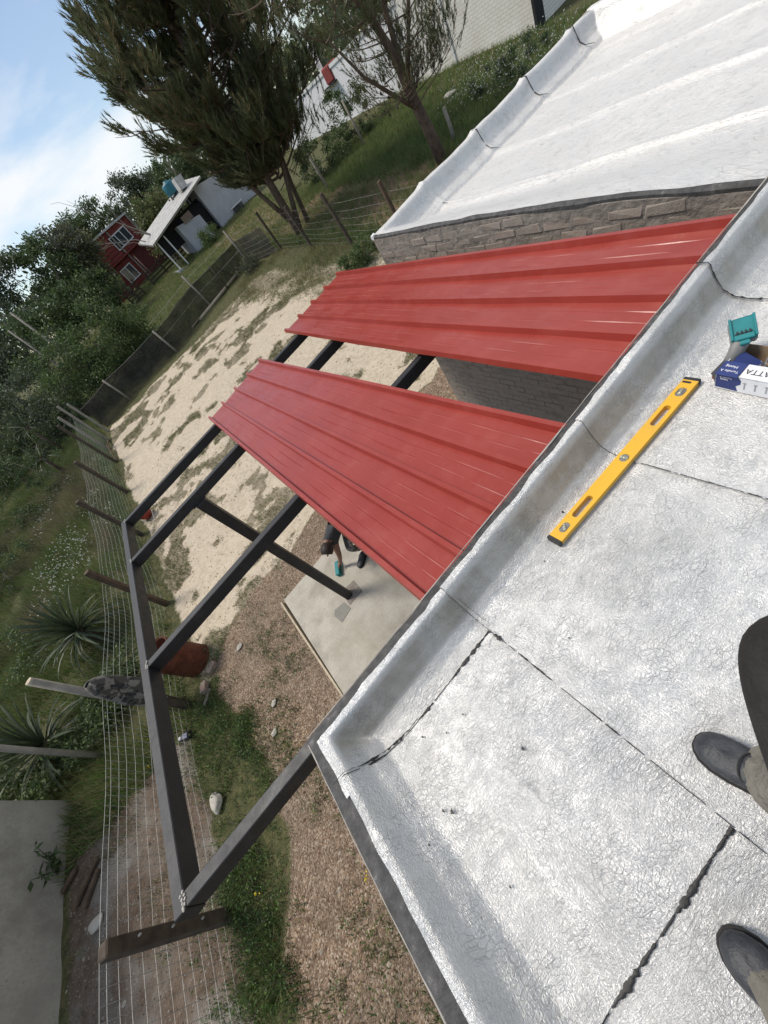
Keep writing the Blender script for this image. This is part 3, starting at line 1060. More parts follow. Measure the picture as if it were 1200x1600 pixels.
edges = [WXN + 0.02, 3.62, 4.58, 5.55, 6.50, WXE]
for i, (a, b) in enumerate(zip(edges[:-1], edges[1:])):
    wing_roof(a, b + 0.04 if i < 4 else b, M['foil_far'], -0.006 * i + 0.012, i)
for xx in edges[1:5]:
    q = MB()
    pts = [(xx + 0.05 * math.sin(i * 0.9) * 0.3, yy, zz) for i, (yy, zz) in enumerate([(4.53, 2.925), (4.47, 2.915), (4.44, 2.83), (4.40, 2.745), (4.33, 2.70), (4.20, 2.675)])]
    q.tube(pts, [0.003, 0.006, 0.004, 0.008, 0.005, 0.002], 5)
    q.obj('bitumen_bead', M['bitumen'], wing)
# dark primer strip along the low edge, parapet outside face and lip
q = MB()
yy = np.linspace(0.88, WYO, 60)
pts = [(WXN + 0.008 + 0.012 * float(vnoise(np.array([t_ * 6]), np.array([0.3]), 8)[0]), t_, float(wing_edge_z(t_)) - 0.006) for t_ in yy]
q.tube(pts, [0.019 + 0.014 * float(vnoise(np.array([t_ * 5]), np.array([2.3]), 9)[0]) for t_ in yy], 7)
q.obj('edge_primer', M['primer'], wing)
q = MB()
q.box(((WXN + WXE) / 2 + 0.05, WYO - 0.03, 2.70), (WXE - WXN - 0.1, 0.06, 0.36))
q.box((WXE - 0.03, 1.8, 2.70), (0.06, 5.5, 0.36))
q.obj('parapet_outer', M['cement'], wing)
q = MB()
q.tube([(WXN - 0.01, WYO - 0.01, 2.905), (WXN + 0.04, WYO - 0.01, 2.91)], 0.028, 7)
q.obj('edge_cap', M['white_paint'], wing)

# ------------------------------------------------------------------ steel frame
frame = thing('steel_frame', (-0.8, 3.0, 0), 'black welded steel canopy frame of square tube carrying the red sheets', 'steel frame')
BT = 2.72


def beam(p0, p1, wd, ht, name='beam'):
    p0, p1 = Vector(p0), Vector(p1)
    d = p1 - p0
    rot = d.to_track_quat('X', 'Z').to_matrix()
    return MB().rbox((p0 + p1) / 2, (d.length, wd, ht), rot, 0.004).obj(name, M['black_steel'], frame)


for yb, x1 in ((4.80, 2.36), (3.86, 2.36), (2.39, 2.34)):
    beam((-1.632, yb, BT - 0.051), (x1, yb, BT - 0.051), 0.06, 0.10)
beam((-1.632, 0.965, BT - 0.051), (-0.30, 0.965, BT - 0.051), 0.06, 0.10)
beam((-1.668, 0.930, BT - 0.050), (-1.668, 4.84, BT - 0.050), 0.068, 0.104, 'rail')
beam((-0.80, 3.86, 0.0), (-0.80, 3.86, BT - 0.105), 0.115, 0.115, 'column')
q = MB()
q.box((-0.80, 3.865, BT - 0.10), (0.17, 0.10, 0.008)); q.box((-0.78, 3.91, BT - 0.06), (0.09, 0.012, 0.05))
q.obj('bracket', M['black_steel'], frame)
q = MB()
for yb in (4.80, 3.86, 2.39, 0.965):
    for i in range(9):
        q.rbox((-1.640 + random.uniform(-0.012, 0.012), yb - 0.03 + i * 0.0075, BT + 0.001), (0.014, 0.011, 0.007), Matrix.Rotation(random.uniform(0, 1.5), 3, 'Z'), 0.002)
q.obj('weld_bead', M['weld'], frame, kind='stuff')


# ------------------------------------------------------------------ red roofing sheets
def red_sheet(inner_l, inner_r, outer_l, outer_r, zi, zo, ribs, label, minor=True, lift=0.0):
    root = thing('roofing_sheet', ((inner_l[0] + outer_r[0]) / 2, 3.0, 2.75), label, 'roofing sheet', 'red roofing sheets laid on the canopy frame')
    prof_ = []
    H = 0.036
    wid = 1.05
    for c in ribs:
        c0 = c
        prof_ += [(c0 - 0.022, 0), (c0 - 0.013, H), (c0 + 0.013, H), (c0 + 0.022, 0)]
    if minor:
        for a, b in zip(ribs[:-1], ribs[1:]):
            for k in (0.36, 0.64):
                cc = a + (b - a) * k
                prof_ += [(cc - 0.006, 0), (cc - 0.002, 0.0011), (cc + 0.002, 0.0011), (cc + 0.006, 0)]
    prof_ = sorted([(min(max(a, 0), wid), h) for a, h in prof_])
    ny = 46
    V, Fq = [], []
    n = len(prof_)
    tt = np.linspace(0, 1, ny)
    for t_ in tt:
        l = Vector(inner_l).lerp(Vector(outer_l), t_); r_ = Vector(inner_r).lerp(Vector(outer_r), t_)
        for k, (a, h) in enumerate(prof_):
            p = l.lerp(r_, a / wid)
            zz = zi + (zo - zi) * t_ + h + lift
            zz += 0.004 * math.sin(t_ * 9 + a * 3) * (1 if h == 0 else 0.5) + 0.0022 * math.sin(t_ * 31 + a * 17) * (h == 0)
            V.append((p.x, p.y, zz))
    V = np.array(V)
    ii = np.arange(n * ny).reshape(ny, n)
    Fq = np.stack([ii[:-1, :-1], ii[:-1, 1:], ii[1:, 1:], ii[1:, :-1]], -1).reshape(-1, 4)
    # underside skin
    VB = V - np.array([0, 0, 0.0016]); o = len(V)
    bd = np.concatenate([ii[0, :], ii[1:, -1], ii[-1, -2::-1], ii[-2:0:-1, 0]]); nb = len(bd); j = np.arange(nb)
    Fs = np.stack([bd[j], o + bd[j], o + bd[(j + 1) % nb], bd[(j + 1) % nb]], -1)
    sh = nobj('ribbed_sheet', np.concatenate([V, VB]), np.concatenate([Fq, Fq[:, ::-1] + o, Fs]), M['red'], root)
    return root


ribs5 = [0.032, 0.278, 0.525, 0.772, 1.018]
red_sheet((-0.062, 0.915), (1.000, 0.915), (-0.137, 5.02), (0.893, 5.17), 2.785, 2.722, ribs5,
          'red ribbed metal sheet nearer the roof corner, lying beside the open frame')
red_sheet((1.255, 0.915), (2.375, 0.915), (1.355, 5.20), (2.465, 5.24), 2.785, 2.722, ribs5,
          'red ribbed metal sheet along the brick wing, farther from the roof corner')

# ------------------------------------------------------------------ spirit level on the foil
def roof_at(x, y, lift=0.016):
    return float(roofz(x, y)) + lift


lv_a, lv_b = Vector((0.484, 0.672)), Vector((1.402, 0.636))
lc = (lv_a + lv_b) / 2
ldir = (lv_b - lv_a); LL = ldir.length
lang = math.atan2(ldir.y, ldir.x)
level = thing('spirit_level', (lc.x, lc.y, roof_at(lc.x, lc.y) + 0.002), 'worn yellow spirit level lying on the foil roof beside the parapet', 'spirit level', rz=0)
level.rotation_euler = (0, 0, lang)


def lobj(mb, name, mat, parent, smooth=False):
    """child built in its thing's own frame"""
    me = bpy.data.meshes.new(name)
    me.from_pydata([tuple(p) for p in mb.v], [], mb.f)
    bm = bmesh.new(); bm.from_mesh(me)
    bmesh.ops.recalc_face_normals(bm, faces=bm.faces)
    bm.to_mesh(me); bm.free()
    me.materials.append(mat)
    if smooth: me.polygons.foreach_set('use_smooth', np.ones(len(me.polygons), dtype=bool))
    o = bpy.data.objects.new(name, me)
    COL.objects.link(o)
    o.parent = parent
    return o


def slot_plate(L, W, T, slots, n=8):
    """flat bar L x W x T with rounded slots (cx, len, wid) cut clean through"""
    bm = bmesh.new()
    outer = [(-L / 2, -W / 2), (L / 2, -W / 2), (L / 2, W / 2), (-L / 2, W / 2)]
    def loop(pts):
        vs_ = [bm.verts.new((x, y, 0)) for x, y in pts]
        return [bm.edges.new((vs_[i], vs_[(i + 1) % len(vs_)])) for i in range(len(vs_))]
    ed = loop(outer)
    for cx, sl, sw in slots:
        r_ = sw / 2
        pts = []
        for k in range(n + 1):
            a = -math.pi / 2 + math.pi * k / n
            pts.append((cx + sl / 2 - r_ + r_ * math.cos(a), r_ * math.sin(a)))
        for k in range(n + 1):
            a = math.pi / 2 + math.pi * k / n
            pts.append((cx - sl / 2 + r_ + r_ * math.cos(a), r_ * math.sin(a)))
        ed += loop(pts)
    r_ = bmesh.ops.triangle_fill(bm, use_beauty=True, use_dissolve=False, edges=ed)
    # drop faces inside the slots
    for f_ in list(bm.faces):
        c = f_.calc_center_median()
        for cx, sl, sw in slots:
            if abs(c.y) < sw / 2 * 0.98 and abs(c.x - cx) < sl / 2 - 1e-4:
                dx = max(0, abs(c.x - cx) - (sl / 2 - sw / 2))
                if dx * dx + c.y * c.y < (sw / 2) ** 2 * 0.97:
                    bm.faces.remove(f_); break
    q = bmesh.ops.extrude_face_region(bm, geom=list(bm.faces))
    for v in [g for g in q['geom'] if isinstance(g, bmesh.types.BMVert)]: v.co.z += T
    bmesh.ops.recalc_face_normals(bm, faces=bm.faces)
    me = bpy.data.meshes.new('body'); bm.to_mesh(me); bm.free()
    return me


LW, LT = 0.058, 0.024
me = slot_plate(LL - 0.02, LW, LT, [(-0.27, 0.115, 0.026), (0.24, 0.115, 0.026), (-0.385, 0.050, 0.028), (0.375, 0.050, 0.032), (0.0, 0.040, 0.030)])
me.materials.append(M['yellow'])
o = bpy.data.objects.new('body', me); COL.objects.link(o); o.parent = level
for s in (-1, 1):
    lobj(MB().rbox((s * (LL / 2 - 0.009), 0, LT / 2), (0.018, LW + 0.004, LT + 0.003), None, 0.003), 'end_cap', M['black_plastic'], level)
for cx, ln, wd, ang in ((-0.385, 0.056, 0.032, 0.75), (0.375, 0.052, 0.036, 0.0), (0.0, 0.044, 0.034, 1.57)):
    h = lobj(MB().rbox((cx, 0, LT * 0.55), (ln, wd, LT * 0.92), None, 0.006), 'vial_holder', M['grey_plastic'], level)
    rot = Matrix.Rotation(ang, 3, 'Z')
    q = MB(); e = rot @ Vector((0.015, 0, 0))
    q.tube([Vector((cx, 0, LT * 1.02)) - e, Vector((cx, 0, LT * 1.02)) + e], 0.0062, 10)
    lobj(q, 'vial', M['vial'], h, True)
    q = MB()
    for t_ in (-0.3, 0.3):
        q.tube([Vector((cx, 0, LT * 1.02)) + e * (t_ - 0.05), Vector((cx, 0, LT * 1.02)) + e * (t_ + 0.05)], 0.0067, 10)
    lobj(q, 'ring_mark', M['print_black'], h)
for s in (-1, 1):
    lobj(MB().box((0, s * (LW / 2 + 0.0002), LT / 2), (LL - 0.05, 0.0016, LT * 0.55)), 'edge_rib', M['yellow'], level)
lobj(MB().box((0.43, 0.008, LT + 0.0006), (0.010, 0.032, 0.0008)), 'brand_patch', M['print_black'], level)

# ------------------------------------------------------------------ box of screws and the teal tool
bx_a = Vector((1.385, 0.552, 0)); bx_dir = Vector((-0.11, -0.99, 0)).normalized(); bx_out = Vector((bx_dir.y, -bx_dir.x, 0))
BZ = roof_at(1.40, 0.45) + 0.004
BL, BW, BH = 0.34, 0.165, 0.078
box = thing('screw_box', (bx_a.x, bx_a.y, BZ), 'open blue and white cardboard box of screws on the foil roof', 'box')
box.rotation_euler = (0, 0, math.atan2(bx_dir.y, bx_dir.x))   # local x runs along the front face, local +y towards the parapet side
T = 0.0022
sgn = 1.0   # local +y is on the -X... front face lies at y = 0, box body extends to +y


def bpt(mb, name, mat, par=box): return lobj(mb, name, mat, par)


bpt(MB().box((BL / 2, BW / 2, T / 2), (BL, BW, T)), 'bottom', M['card_brown'])
front = bpt(MB().box((BL / 2, T / 2, BH / 2), (BL, T, BH)), 'front_panel', M['card_white'])
back = bpt(MB().box((BL / 2, BW - T / 2, BH / 2), (BL, T, BH)), 'back_panel', M['card_brown'])
side = bpt(MB().box((T / 2, BW / 2, BH / 2), (T, BW, BH)), 'end_panel', M['card_white'])
bpt(MB().box((BL - T / 2, BW / 2, BH / 2), (T, BW, BH)), 'end_panel', M['card_white'])
# front print: blue block, screws
bpt(MB().prism([(0.002, -0.0008, 0.010), (0.078, -0.0008, 0.006), (0.070, -0.0008, 0.030), (0.085, -0.0008, 0.042), (0.085, -0.0008, 0.060), (0.072, -0.0008, BH), (0.002, -0.0008, BH)], (0, 0.0006, 0)), 'blue_block', M['card_blue'], front)
for i in range(7):
    x = 0.098 + i * 0.034
    q = MB()
    k = 0.030 if i < 3 else 0.022
    q.box((x, -0.0008, 0.022 + k / 2), (0.0042, 0.0006, k)); q.box((x, -0.0008, 0.022 + k), (0.011, 0.0006, 0.004))
    bpt(q, 'printed_screw', M['print_grey'], front)
# flap: folded outwards over the front edge, sloping down
fl_rot = Matrix.Rotation(R(9), 3, 'X')
flap = bpt(MB().box((0.131, 0.026, BH + 0.006), (0.110, 0.058, T), fl_rot), 'flap', M['card_white'])
blue_flap = bpt(MB().box((0.038, 0.020, BH + 0.010), (0.074, 0.064, T), Matrix.Rotation(R(7), 3, 'X')), 'flap', M['card_blue'])
blue_flap['label'] = 'dark blue corner flap with white print'
bpt(MB().box((-0.008, 0.045, BH * 0.62), (0.0016, 0.09, 0.050), Matrix.Rotation(R(-22), 3, 'Y')), 'side_flap', M['grey_plastic'])
bpt(MB().box((-0.010, 0.035, BH * 0.66), (0.0022, 0.075, 0.012), Matrix.Rotation(R(-22), 3, 'Y')), 'red_band', M['card_red'])
bpt(MB().box((0.055, 0.075, BH * 0.80), (0.085, 0.09, T), Matrix.Rotation(R(28), 3, 'Y')), 'inner_flap', M['card_blue'])


def text_part(name, body, size, mat, parent, loc, rot, align='CENTER'):
    cu = bpy.data.curves.new(name, 'FONT')
    cu.body = body; cu.size = size; cu.align_x = align; cu.align_y = 'CENTER'; cu.extrude = 0.0003
    cu.resolution_u = 2
    tmp = bpy.data.objects.new(name + '_tmp', cu)
    COL.objects.link(tmp)
    dg = bpy.context.evaluated_depsgraph_get()
    me = bpy.data.meshes.new_from_object(tmp.evaluated_get(dg))
    bpy.data.objects.remove(tmp); bpy.data.curves.remove(cu)
    me.materials.clear(); me.materials.append(mat)
    o = bpy.data.objects.new(name, me)
    COL.objects.link(o)
    o.parent = parent
    o.matrix_local = Matrix.Translation(Vector(loc)) @ rot.to_4x4()
    return o


flip = Matrix.Rotation(math.pi, 3, 'Z')
text_part('lettering', 'PATTA', 0.030, M['print_black'], flap, (0.128, 0.026, BH + 0.0082), fl_rot @ flip)
text_part('lettering', 'Tornillo A', 0.014, M['print_white'], blue_flap, (0.038, 0.010, BH + 0.0108), Matrix.Rotation(R(7), 3, 'X') @ flip)
text_part('lettering', 'Hexag', 0.016, M['print_white'], blue_flap, (0.034, 0.030, BH + 0.0130), Matrix.Rotation(R(7), 3, 'X') @ flip)
upf = Matrix.Rotation(R(90), 3, 'X') @ flip
text_part('lettering', 'Tornillo A', 0.010, M['print_white'], front, (0.035, -0.0016, 0.064), upf)
text_part('lettering', 'Hexag', 0.010, M['print_white'], front, (0.030, -0.0016, 0.054), upf)
text_part('lettering', '4 x 1 1/2', 0.013, M['print_black'], front, (0.24, -0.0008, 0.060), upf)
screws = MB()
for i in range(110):
    c = Vector((random.uniform(0.10, BL - 0.02), random.uniform(0.02, BW - 0.02), random.uniform(0.045, 0.072)))
    d = Vector((random.uniform(-1, 1), random.uniform(-1, 1), random.uniform(-0.3, 0.5))).normalized()
    L_ = 0.05
    screws.tube([c - d * L_ / 2, c + d * L_ / 2 * 0.7, c + d * L_ / 2], [0.0018, 0.0018, 0.0004], 5)
    screws.tube([c - d * L_ / 2, c - d * (L_ / 2 - 0.003)], [0.0052, 0.0038], 6)
lobj(screws, 'screws', M['screw'], box)['kind'] = 'stuff'
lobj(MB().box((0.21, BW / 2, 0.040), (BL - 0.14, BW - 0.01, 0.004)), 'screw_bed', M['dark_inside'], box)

tool = thing('cordless_tool', (1.465, 0.545, BZ + 0.03), 'teal cordless tool with grey grip standing upside down against the screw box', 'power tool')
up = Vector((0.10, -0.02, 0.165)).normalized()
b0 = Vector((1.462, 0.548, BZ + 0.02)); b1 = b0 + up * 0.115
MB().tube([b0, b0.lerp(b1, 0.5) + Vector((0.004, 0, 0)), b1], [0.026, 0.024, 0.027], 10, flat=1.35).obj('grip', M['grey_plastic'], tool, True)
zx = Vector((-0.36, -0.16, 0.88)).normalized(); xx = Vector((0.55, -0.83, 0)); xx = (xx - zx * xx.dot(zx)).normalized(); yy_ = zx.cross(xx)
tr = Matrix((xx, yy_, zx)).transposed()
hc = b1 + up * 0.010 + yy_ * 0.024


def tl(mb, name, mat, par=tool): return mb.obj(name, mat, par)


def tbox(c, s, b=0.004): return MB().rbox(hc + tr @ Vector(c), s, tr, b)


head = tl(tbox((0, 0, -0.004), (0.078, 0.096, 0.026), 0.008), 'foot_shell', M['grey_plastic'])
tl(tbox((0, 0.004, 0.012), (0.074, 0.094, 0.008), 0.005), 'foot_plate', M['teal'])
for s in (-1, 1):
    tl(tbox((s * 0.034, 0.006, 0.020), (0.008, 0.090, 0.012), 0.002), 'rail', M['teal'])
tl(tbox((0, -0.032, 0.019), (0.060, 0.022, 0.010), 0.003), 'terminal_block', M['teal'])
tl(tbox((0, -0.052, 0.012), (0.030, 0.018, 0.014), 0.003), 'latch', M['teal'])
tl(tbox((0, -0.018, 0.0168), (0.050, 0.010, 0.003), 0.0008), 'contact_slot', M['print_black'])
for i in range(4):
    tl(tbox((-0.018 + i * 0.012, -0.014, 0.020), (0.004, 0.014, 0.010), 0.0008), 'contact', M['print_black'])

# ------------------------------------------------------------------ people
def skin_body(name, joints, bones, root, mats, zone, parent, sub=2):
    """joints: name -> (xyz, radius); one continuous skinned surface"""
    names = list(joints)
    me = bpy.data.meshes.new(name + '_skel')
    me.from_pydata([joints[k][0] for k in names], [(names.index(a), names.index(b)) for a, b in bones], [])
    tmp = bpy.data.objects.new(name + '_tmp', me)
    COL.objects.link(tmp)
    tmp.modifiers.new('skin', 'SKIN')
    lay = me.skin_vertices[0].data if me.skin_vertices else None
    if lay is None:
        bm = bmesh.new(); bm.from_mesh(me); bm.verts.layers.skin.verify(); bm.to_mesh(me); bm.free()
        lay = me.skin_vertices[0].data
    for i, k in enumerate(names):
        r_ = joints[k][1]
        lay[i].radius = r_ if hasattr(r_, '__len__') else (r_, r_)
        lay[i].use_root = (k == root)
    ss = tmp.modifiers.new('sub', 'SUBSURF'); ss.levels = sub; ss.render_levels = sub
    dg = bpy.context.evaluated_depsgraph_get()
    out = bpy.data.meshes.new_from_object(tmp.evaluated_get(dg))
    bpy.data.objects.remove(tmp); bpy.data.meshes.remove(me)
    out.materials.clear()
    for q in mats: out.materials.append(q)
    P = np.array([joints[k][0] for k in names])
    segs = [(P[names.index(a)], P[names.index(b)], zone(a, b)) for a, b in bones]
    n = len(out.polygons)
    cen = np.zeros(n * 3); out.polygons.foreach_get('center', cen); cen = cen.reshape(-1, 3)
    best = np.full(n, 1e9); mi = np.zeros(n, dtype=np.int32)
    for a, b, z_ in segs:
        d = b - a; t_ = np.clip(((cen - a) @ d) / max(d @ d, 1e-9), 0, 1)
        ds = np.linalg.norm(cen - (a + t_[:, None] * d), axis=1)
        k = ds < best; best[k] = ds[k]; mi[k] = z_
    out.polygons.foreach_set('material_index', mi)
    out.polygons.foreach_set('use_smooth', np.ones(n, dtype=bool))
    o = bpy.data.objects.new(name, out)
    COL.objects.link(o)
    out.transform(Matrix.Translation(-wloc(parent)))
    o.parent = parent
    WL[o.name] = wloc(parent).copy()
    return o


def shoe(toe, heel, z0, parent, width=0.098, height=0.085):
    toe, heel = Vector((*toe, z0)), Vector((*heel, z0))
    d = toe - heel; L_ = d.length; d.normalize(); s = d.cross(Vector((0, 0, 1)))
    sec = [(0.0, .52, .52, .75), (.04, .72, .62, .9), (.15, .80, .92, 1.0), (.30, .82, 1.12, 1.0), (.42, .84, 1.10, .95), (.55, .92, .86, .8), (.70, 1.0, .66, .8), (.83, .96, .58, .8), (.92, .78, .52, .8), (.975, .50, .40, .8), (1.0, .22, .26, .8)]
    up_, so = MB(), MB()
    n = 14
    P, Fq = [], []
    for t_, w_, h_, rr in sec:
        c = heel + d * L_ * t_
        for k in range(n):
            a = math.pi * 2 * k / n
            cx = math.cos(a); sz = math.sin(a)
            x = (abs(cx) ** 0.8) * math.copysign(1, cx) * width / 2 * w_
            z = 0.018 + (sz * 0.5 + 0.5) ** 0.85 * height * h_
            if sz < -0.2: z = 0.018
            P.append(c + s * x + Vector((0, 0, z)))
    for i in range(len(sec) - 1):
        for k in range(n):
            j = (k + 1) % n
            Fq.append((i * n + k, i * n + j, (i + 1) * n + j, (i + 1) * n + k))
    Fq.append(tuple(range(n))); Fq.append(tuple((len(sec) - 1) * n + k for k in range(n)))
    up_.add(P, Fq)
    u = up_.obj('shoe', M['shoe_leather'], parent, True)
    # sole follows the outline, a little proud of the upper
    out = []
    for t_, w_, h_, rr in sec: out.append(heel + d * (L_ * (t_ * 1.02 - 0.01)) + s * (width / 2 * w_ * 1.07))
    for t_, w_, h_, rr in sec[::-1]: out.append(heel + d * (L_ * (t_ * 1.02 - 0.01)) - s * (width / 2 * w_ * 1.07))
    so.prism(out, (0, 0, 0.024))
    so.obj('sole', M['shoe_sole'], u)
    # toe seam, eyestay with laces
    q = MB()
    pts = []
    for k in range(11):
        a = -1.25 + 2.5 * k / 10
        pts.append(heel + d * L_ * (0.60 + 0.10 * math.cos(a)) + s * math.sin(a) * width * 0.40 + Vector((0, 0, 0.018 + height * (0.80 - 0.20 * abs(math.sin(a)) ** 2))))
    q.tube(pts, 0.0022, 5)
    q.obj('toe_seam', M['shoe_sole'], u)
    for i in range(4):
        t_ = 0.40 + i * 0.055
        c = heel + d * L_ * t_ + Vector((0, 0, 0.022 + height * (1.13 - 0.085 * i)))
        MB().tube([c - s * 0.024 + Vector((0, 0, -0.010)), c, c + s * 0.024 + Vector((0, 0, -0.010))], 0.0028, 5).obj('lace', M['lace'], u)
    return u


Z0 = DECK + 0.014
ph = thing('person', (0.02, -0.30, Z0), 'standing person in dark jacket, olive trousers and dark shoes at the right edge', 'person')
J = {
    'pelvis': ((0.03, -0.46, 3.58), (0.15, 0.11)), 'spine': ((0.03, -0.47, 3.80), (0.145, 0.11)), 'chest': ((0.03, -0.46, 4.02), (0.165, 0.12)),
    'neck0': ((0.03, -0.44, 4.18), 0.062), 'neck': ((0.03, -0.42, 4.25), 0.055), 'head0': ((0.03, -0.385, 4.34), (0.072, 0.082)), 'head1': ((0.03, -0.37, 4.43), (0.068, 0.08)),
    'hipR': ((0.12, -0.44, 3.52), 0.095), 'kneeR': ((0.19, -0.27, 3.14), 0.072), 'ankR': ((0.198, -0.190, 2.86), 0.066), 'hemR': ((0.197, -0.200, 2.815), 0.060),
    'hipL': ((-0.06, -0.47, 3.52), 0.095), 'kneeL': ((-0.13, -0.47, 3.14), 0.072), 'ankL': ((-0.150, -0.395, 2.86), 0.066), 'hemL': ((-0.156, -0.405, 2.815), 0.060),
    'shR': ((0.20, -0.43, 4.06), 0.075), 'upR': ((0.245, -0.25, 3.84), 0.066), 'elR': ((0.214, -0.008, 3.615), 0.066), 'faR': ((0.090, -0.112, 3.605), 0.055), 'wrR': ((-0.02, -0.170, 3.60), 0.045), 'haR': ((-0.09, -0.18, 3.61), 0.04),
    'shL': ((-0.14, -0.43, 4.06), 0.075), 'upL': ((-0.22, -0.36, 3.88), 0.058), 'elL': ((-0.24, -0.24, 3.80), 0.052), 'faL': ((-0.20, -0.15, 3.95), 0.043), 'wrL': ((-0.13, -0.10, 4.09), 0.034), 'haL': ((-0.10, -0.09, 4.14), 0.036),
}
Bn = [('pelvis', 'spine'), ('spine', 'chest'), ('chest', 'neck0'), ('neck0', 'neck'), ('neck', 'head0'), ('head0', 'head1'),
      ('pelvis', 'hipR'), ('hipR', 'kneeR'), ('kneeR', 'ankR'), ('ankR', 'hemR'), ('pelvis', 'hipL'), ('hipL', 'kneeL'), ('kneeL', 'ankL'), ('ankL', 'hemL'),
      ('chest', 'shR'), ('shR', 'upR'), ('upR', 'elR'), ('elR', 'faR'), ('faR', 'wrR'), ('wrR', 'haR'), ('chest', 'shL'), ('shL', 'upL'), ('upL', 'elL'), ('elL', 'faL'), ('faL', 'wrL'), ('wrL', 'haL')]


def zone1(a, b):
    if b in ('head0', 'head1', 'haR', 'haL', 'neck'): return 2
    if b.startswith(('hip', 'knee', 'ank', 'hem')): return 0
    return 1


skin_body('body', J, Bn, 'pelvis', [M['trousers'], M['jacket'], M['skin']], zone1, ph, 3)
hd = MB()
hd.lathe([(0.001, 0.125), (0.05, 0.115), (0.082, 0.08), (0.092, 0.03), (0.088, -0.03), (0.080, -0.06)], (0.03, -0.385, 4.40), 18)
hd.obj('hair', M['hair'], ph, True)
shoe((0.163, 0.018), (0.208, -0.262), Z0, ph)
shoe((-0.158, -0.192), (-0.155, -0.475), Z0, ph)


def cuff(c, rx, ry, parent, seed):
    # loose folded trouser hem that drapes on the shoe
    q = MB(); n = 26
    P, Fq = [], []
    rows = [(0.000, 1.04), (0.018, 1.10), (0.040, 0.98), (0.065, 1.06), (0.095, 0.96), (0.14, 0.98), (0.20, 0.93)]
    for i, (h, s) in enumerate(rows):
        for k in range(n):
            a = 2 * math.pi * k / n
            wob = 1 + 0.07 * math.sin(3 * a + seed + i * 0.9) + 0.05 * math.sin(7 * a + i * 1.7 + seed)
            P.append((c[0] + rx * s * wob * math.cos(a), c[1] + ry * s * wob * math.sin(a) - h * 0.16 + (0.03 if i == 0 else 0) * max(0, math.sin(a)), c[2] + h + (0.012 * math.sin(2 * a + seed) if i == 0 else 0)))
    for i in range(len(rows) - 1):
        for k in range(n):
            j = (k + 1) % n
            Fq.append((i * n + k, i * n + j, (i + 1) * n + j, (i + 1) * n + k))
    q.add(P, Fq)
    q.obj('trouser_cuff', M['trousers'], parent, True)


cuff((0.197, -0.185, 2.785), 0.074, 0.092, ph, 0.4)
cuff((-0.156, -0.385, 2.785), 0.076, 0.105, ph, 2.1)

# the man crouching on the slab below the sheet
cp = thing('person', (-0.20, 4.15, 0), 'crouching person in dark grey shirt scrubbing the slab with a teal brush under the sheet', 'person')
JC = {
    'pelvis': ((-0.02, 4.62, 0.42), (0.14, 0.12)), 'spine': ((-0.16, 4.50, 0.56), (0.14, 0.11)), 'chest': ((-0.28, 4.36, 0.66), (0.16, 0.12)),
    'neck0': ((-0.38, 4.22, 0.70), 0.062), 'neck': ((-0.42, 4.18, 0.69), 0.054), 'head0': ((-0.475, 4.12, 0.665), 0.080), 'head1': ((-0.52, 4.09, 0.635), 0.074),
    'hipR': ((-0.06, 4.48, 0.40), 0.09), 'kneeR': ((-0.26, 4.08, 0.40), 0.066), 'ankR': ((-0.16, 4.22, 0.10), 0.045),
    'hipL': ((0.10, 4.60, 0.40), 0.09), 'kneeL': ((0.08, 4.16, 0.46), 0.066), 'ankL': ((0.16, 4.36, 0.10), 0.045),
    'shR': ((-0.34, 4.20, 0.60), 0.068), 'elR': ((-0.44, 4.20, 0.36), 0.042), 'wrR': ((-0.52, 4.30, 0.16), 0.030), 'haR': ((-0.56, 4.33, 0.11), 0.036),
    'shL': ((-0.16, 4.46, 0.62), 0.07), 'elL': ((-0.10, 4.36, 0.42), 0.042), 'wrL': ((-0.12, 4.22, 0.38), 0.030), 'haL': ((-0.14, 4.18, 0.37), 0.034),
}
BC = [('pelvis', 'spine'), ('spine', 'chest'), ('chest', 'neck0'), ('neck0', 'neck'), ('neck', 'head0'), ('head0', 'head1'), ('pelvis', 'hipR'), ('hipR', 'kneeR'), ('kneeR', 'ankR'),
      ('pelvis', 'hipL'), ('hipL', 'kneeL'), ('kneeL', 'ankL'), ('chest', 'shR'), ('shR', 'elR'), ('elR', 'wrR'), ('wrR', 'haR'), ('chest', 'shL'), ('shL', 'elL'), ('elL', 'wrL'), ('wrL', 'haL')]


def zone2(a, b):
    if b in ('head0', 'head1', 'neck', 'elR', 'wrR', 'haR', 'elL', 'wrL', 'haL'): return 2
    if b.startswith(('hip', 'knee', 'ank')): return 0
    return 1


skin_body('body', JC, BC, 'pelvis', [M['camo'], M['shirt_grey'], M['skin_tan']], zone2, cp)
hr = MB()
ax = Matrix.Rotation(R(-62), 3, Vector((0.55, -0.83, 0)))
hr.lathe([(0.001, 0.112), (0.045, 0.104), (0.078, 0.072), (0.094, 0.020), (0.092, -0.03), (0.075, -0.065)], (-0.475, 4.115, 0.685), 16, axis=ax)
hr.obj('hair', M['hair'], cp, True)
for s in (-1, 1):
    MB().lathe([(0.0, 0.012), (0.014, 0.008), (0.018, 0.0), (0.012, -0.006)], (-0.475 + s * 0.05, 4.12 + s * 0.075, 0.665), 8).obj('ear', M['skin_tan'], cp, True)
for k, (fx_, fy_) in enumerate(((-0.62, 4.30), (-0.615, 4.345), (-0.60, 4.375), (-0.575, 4.395))):
    MB().tube([(-0.56, 4.33 + (k - 1.5) * 0.012, 0.115), ((-0.56 + fx_) / 2, (4.33 + fy_) / 2, 0.118), (fx_, fy_, 0.085)], [0.012, 0.010, 0.008], 6).obj('finger', M['skin_tan'], cp, True)
shoe((-0.40, 4.04), (-0.14, 4.16), 0.002, cp, 0.095, 0.09)
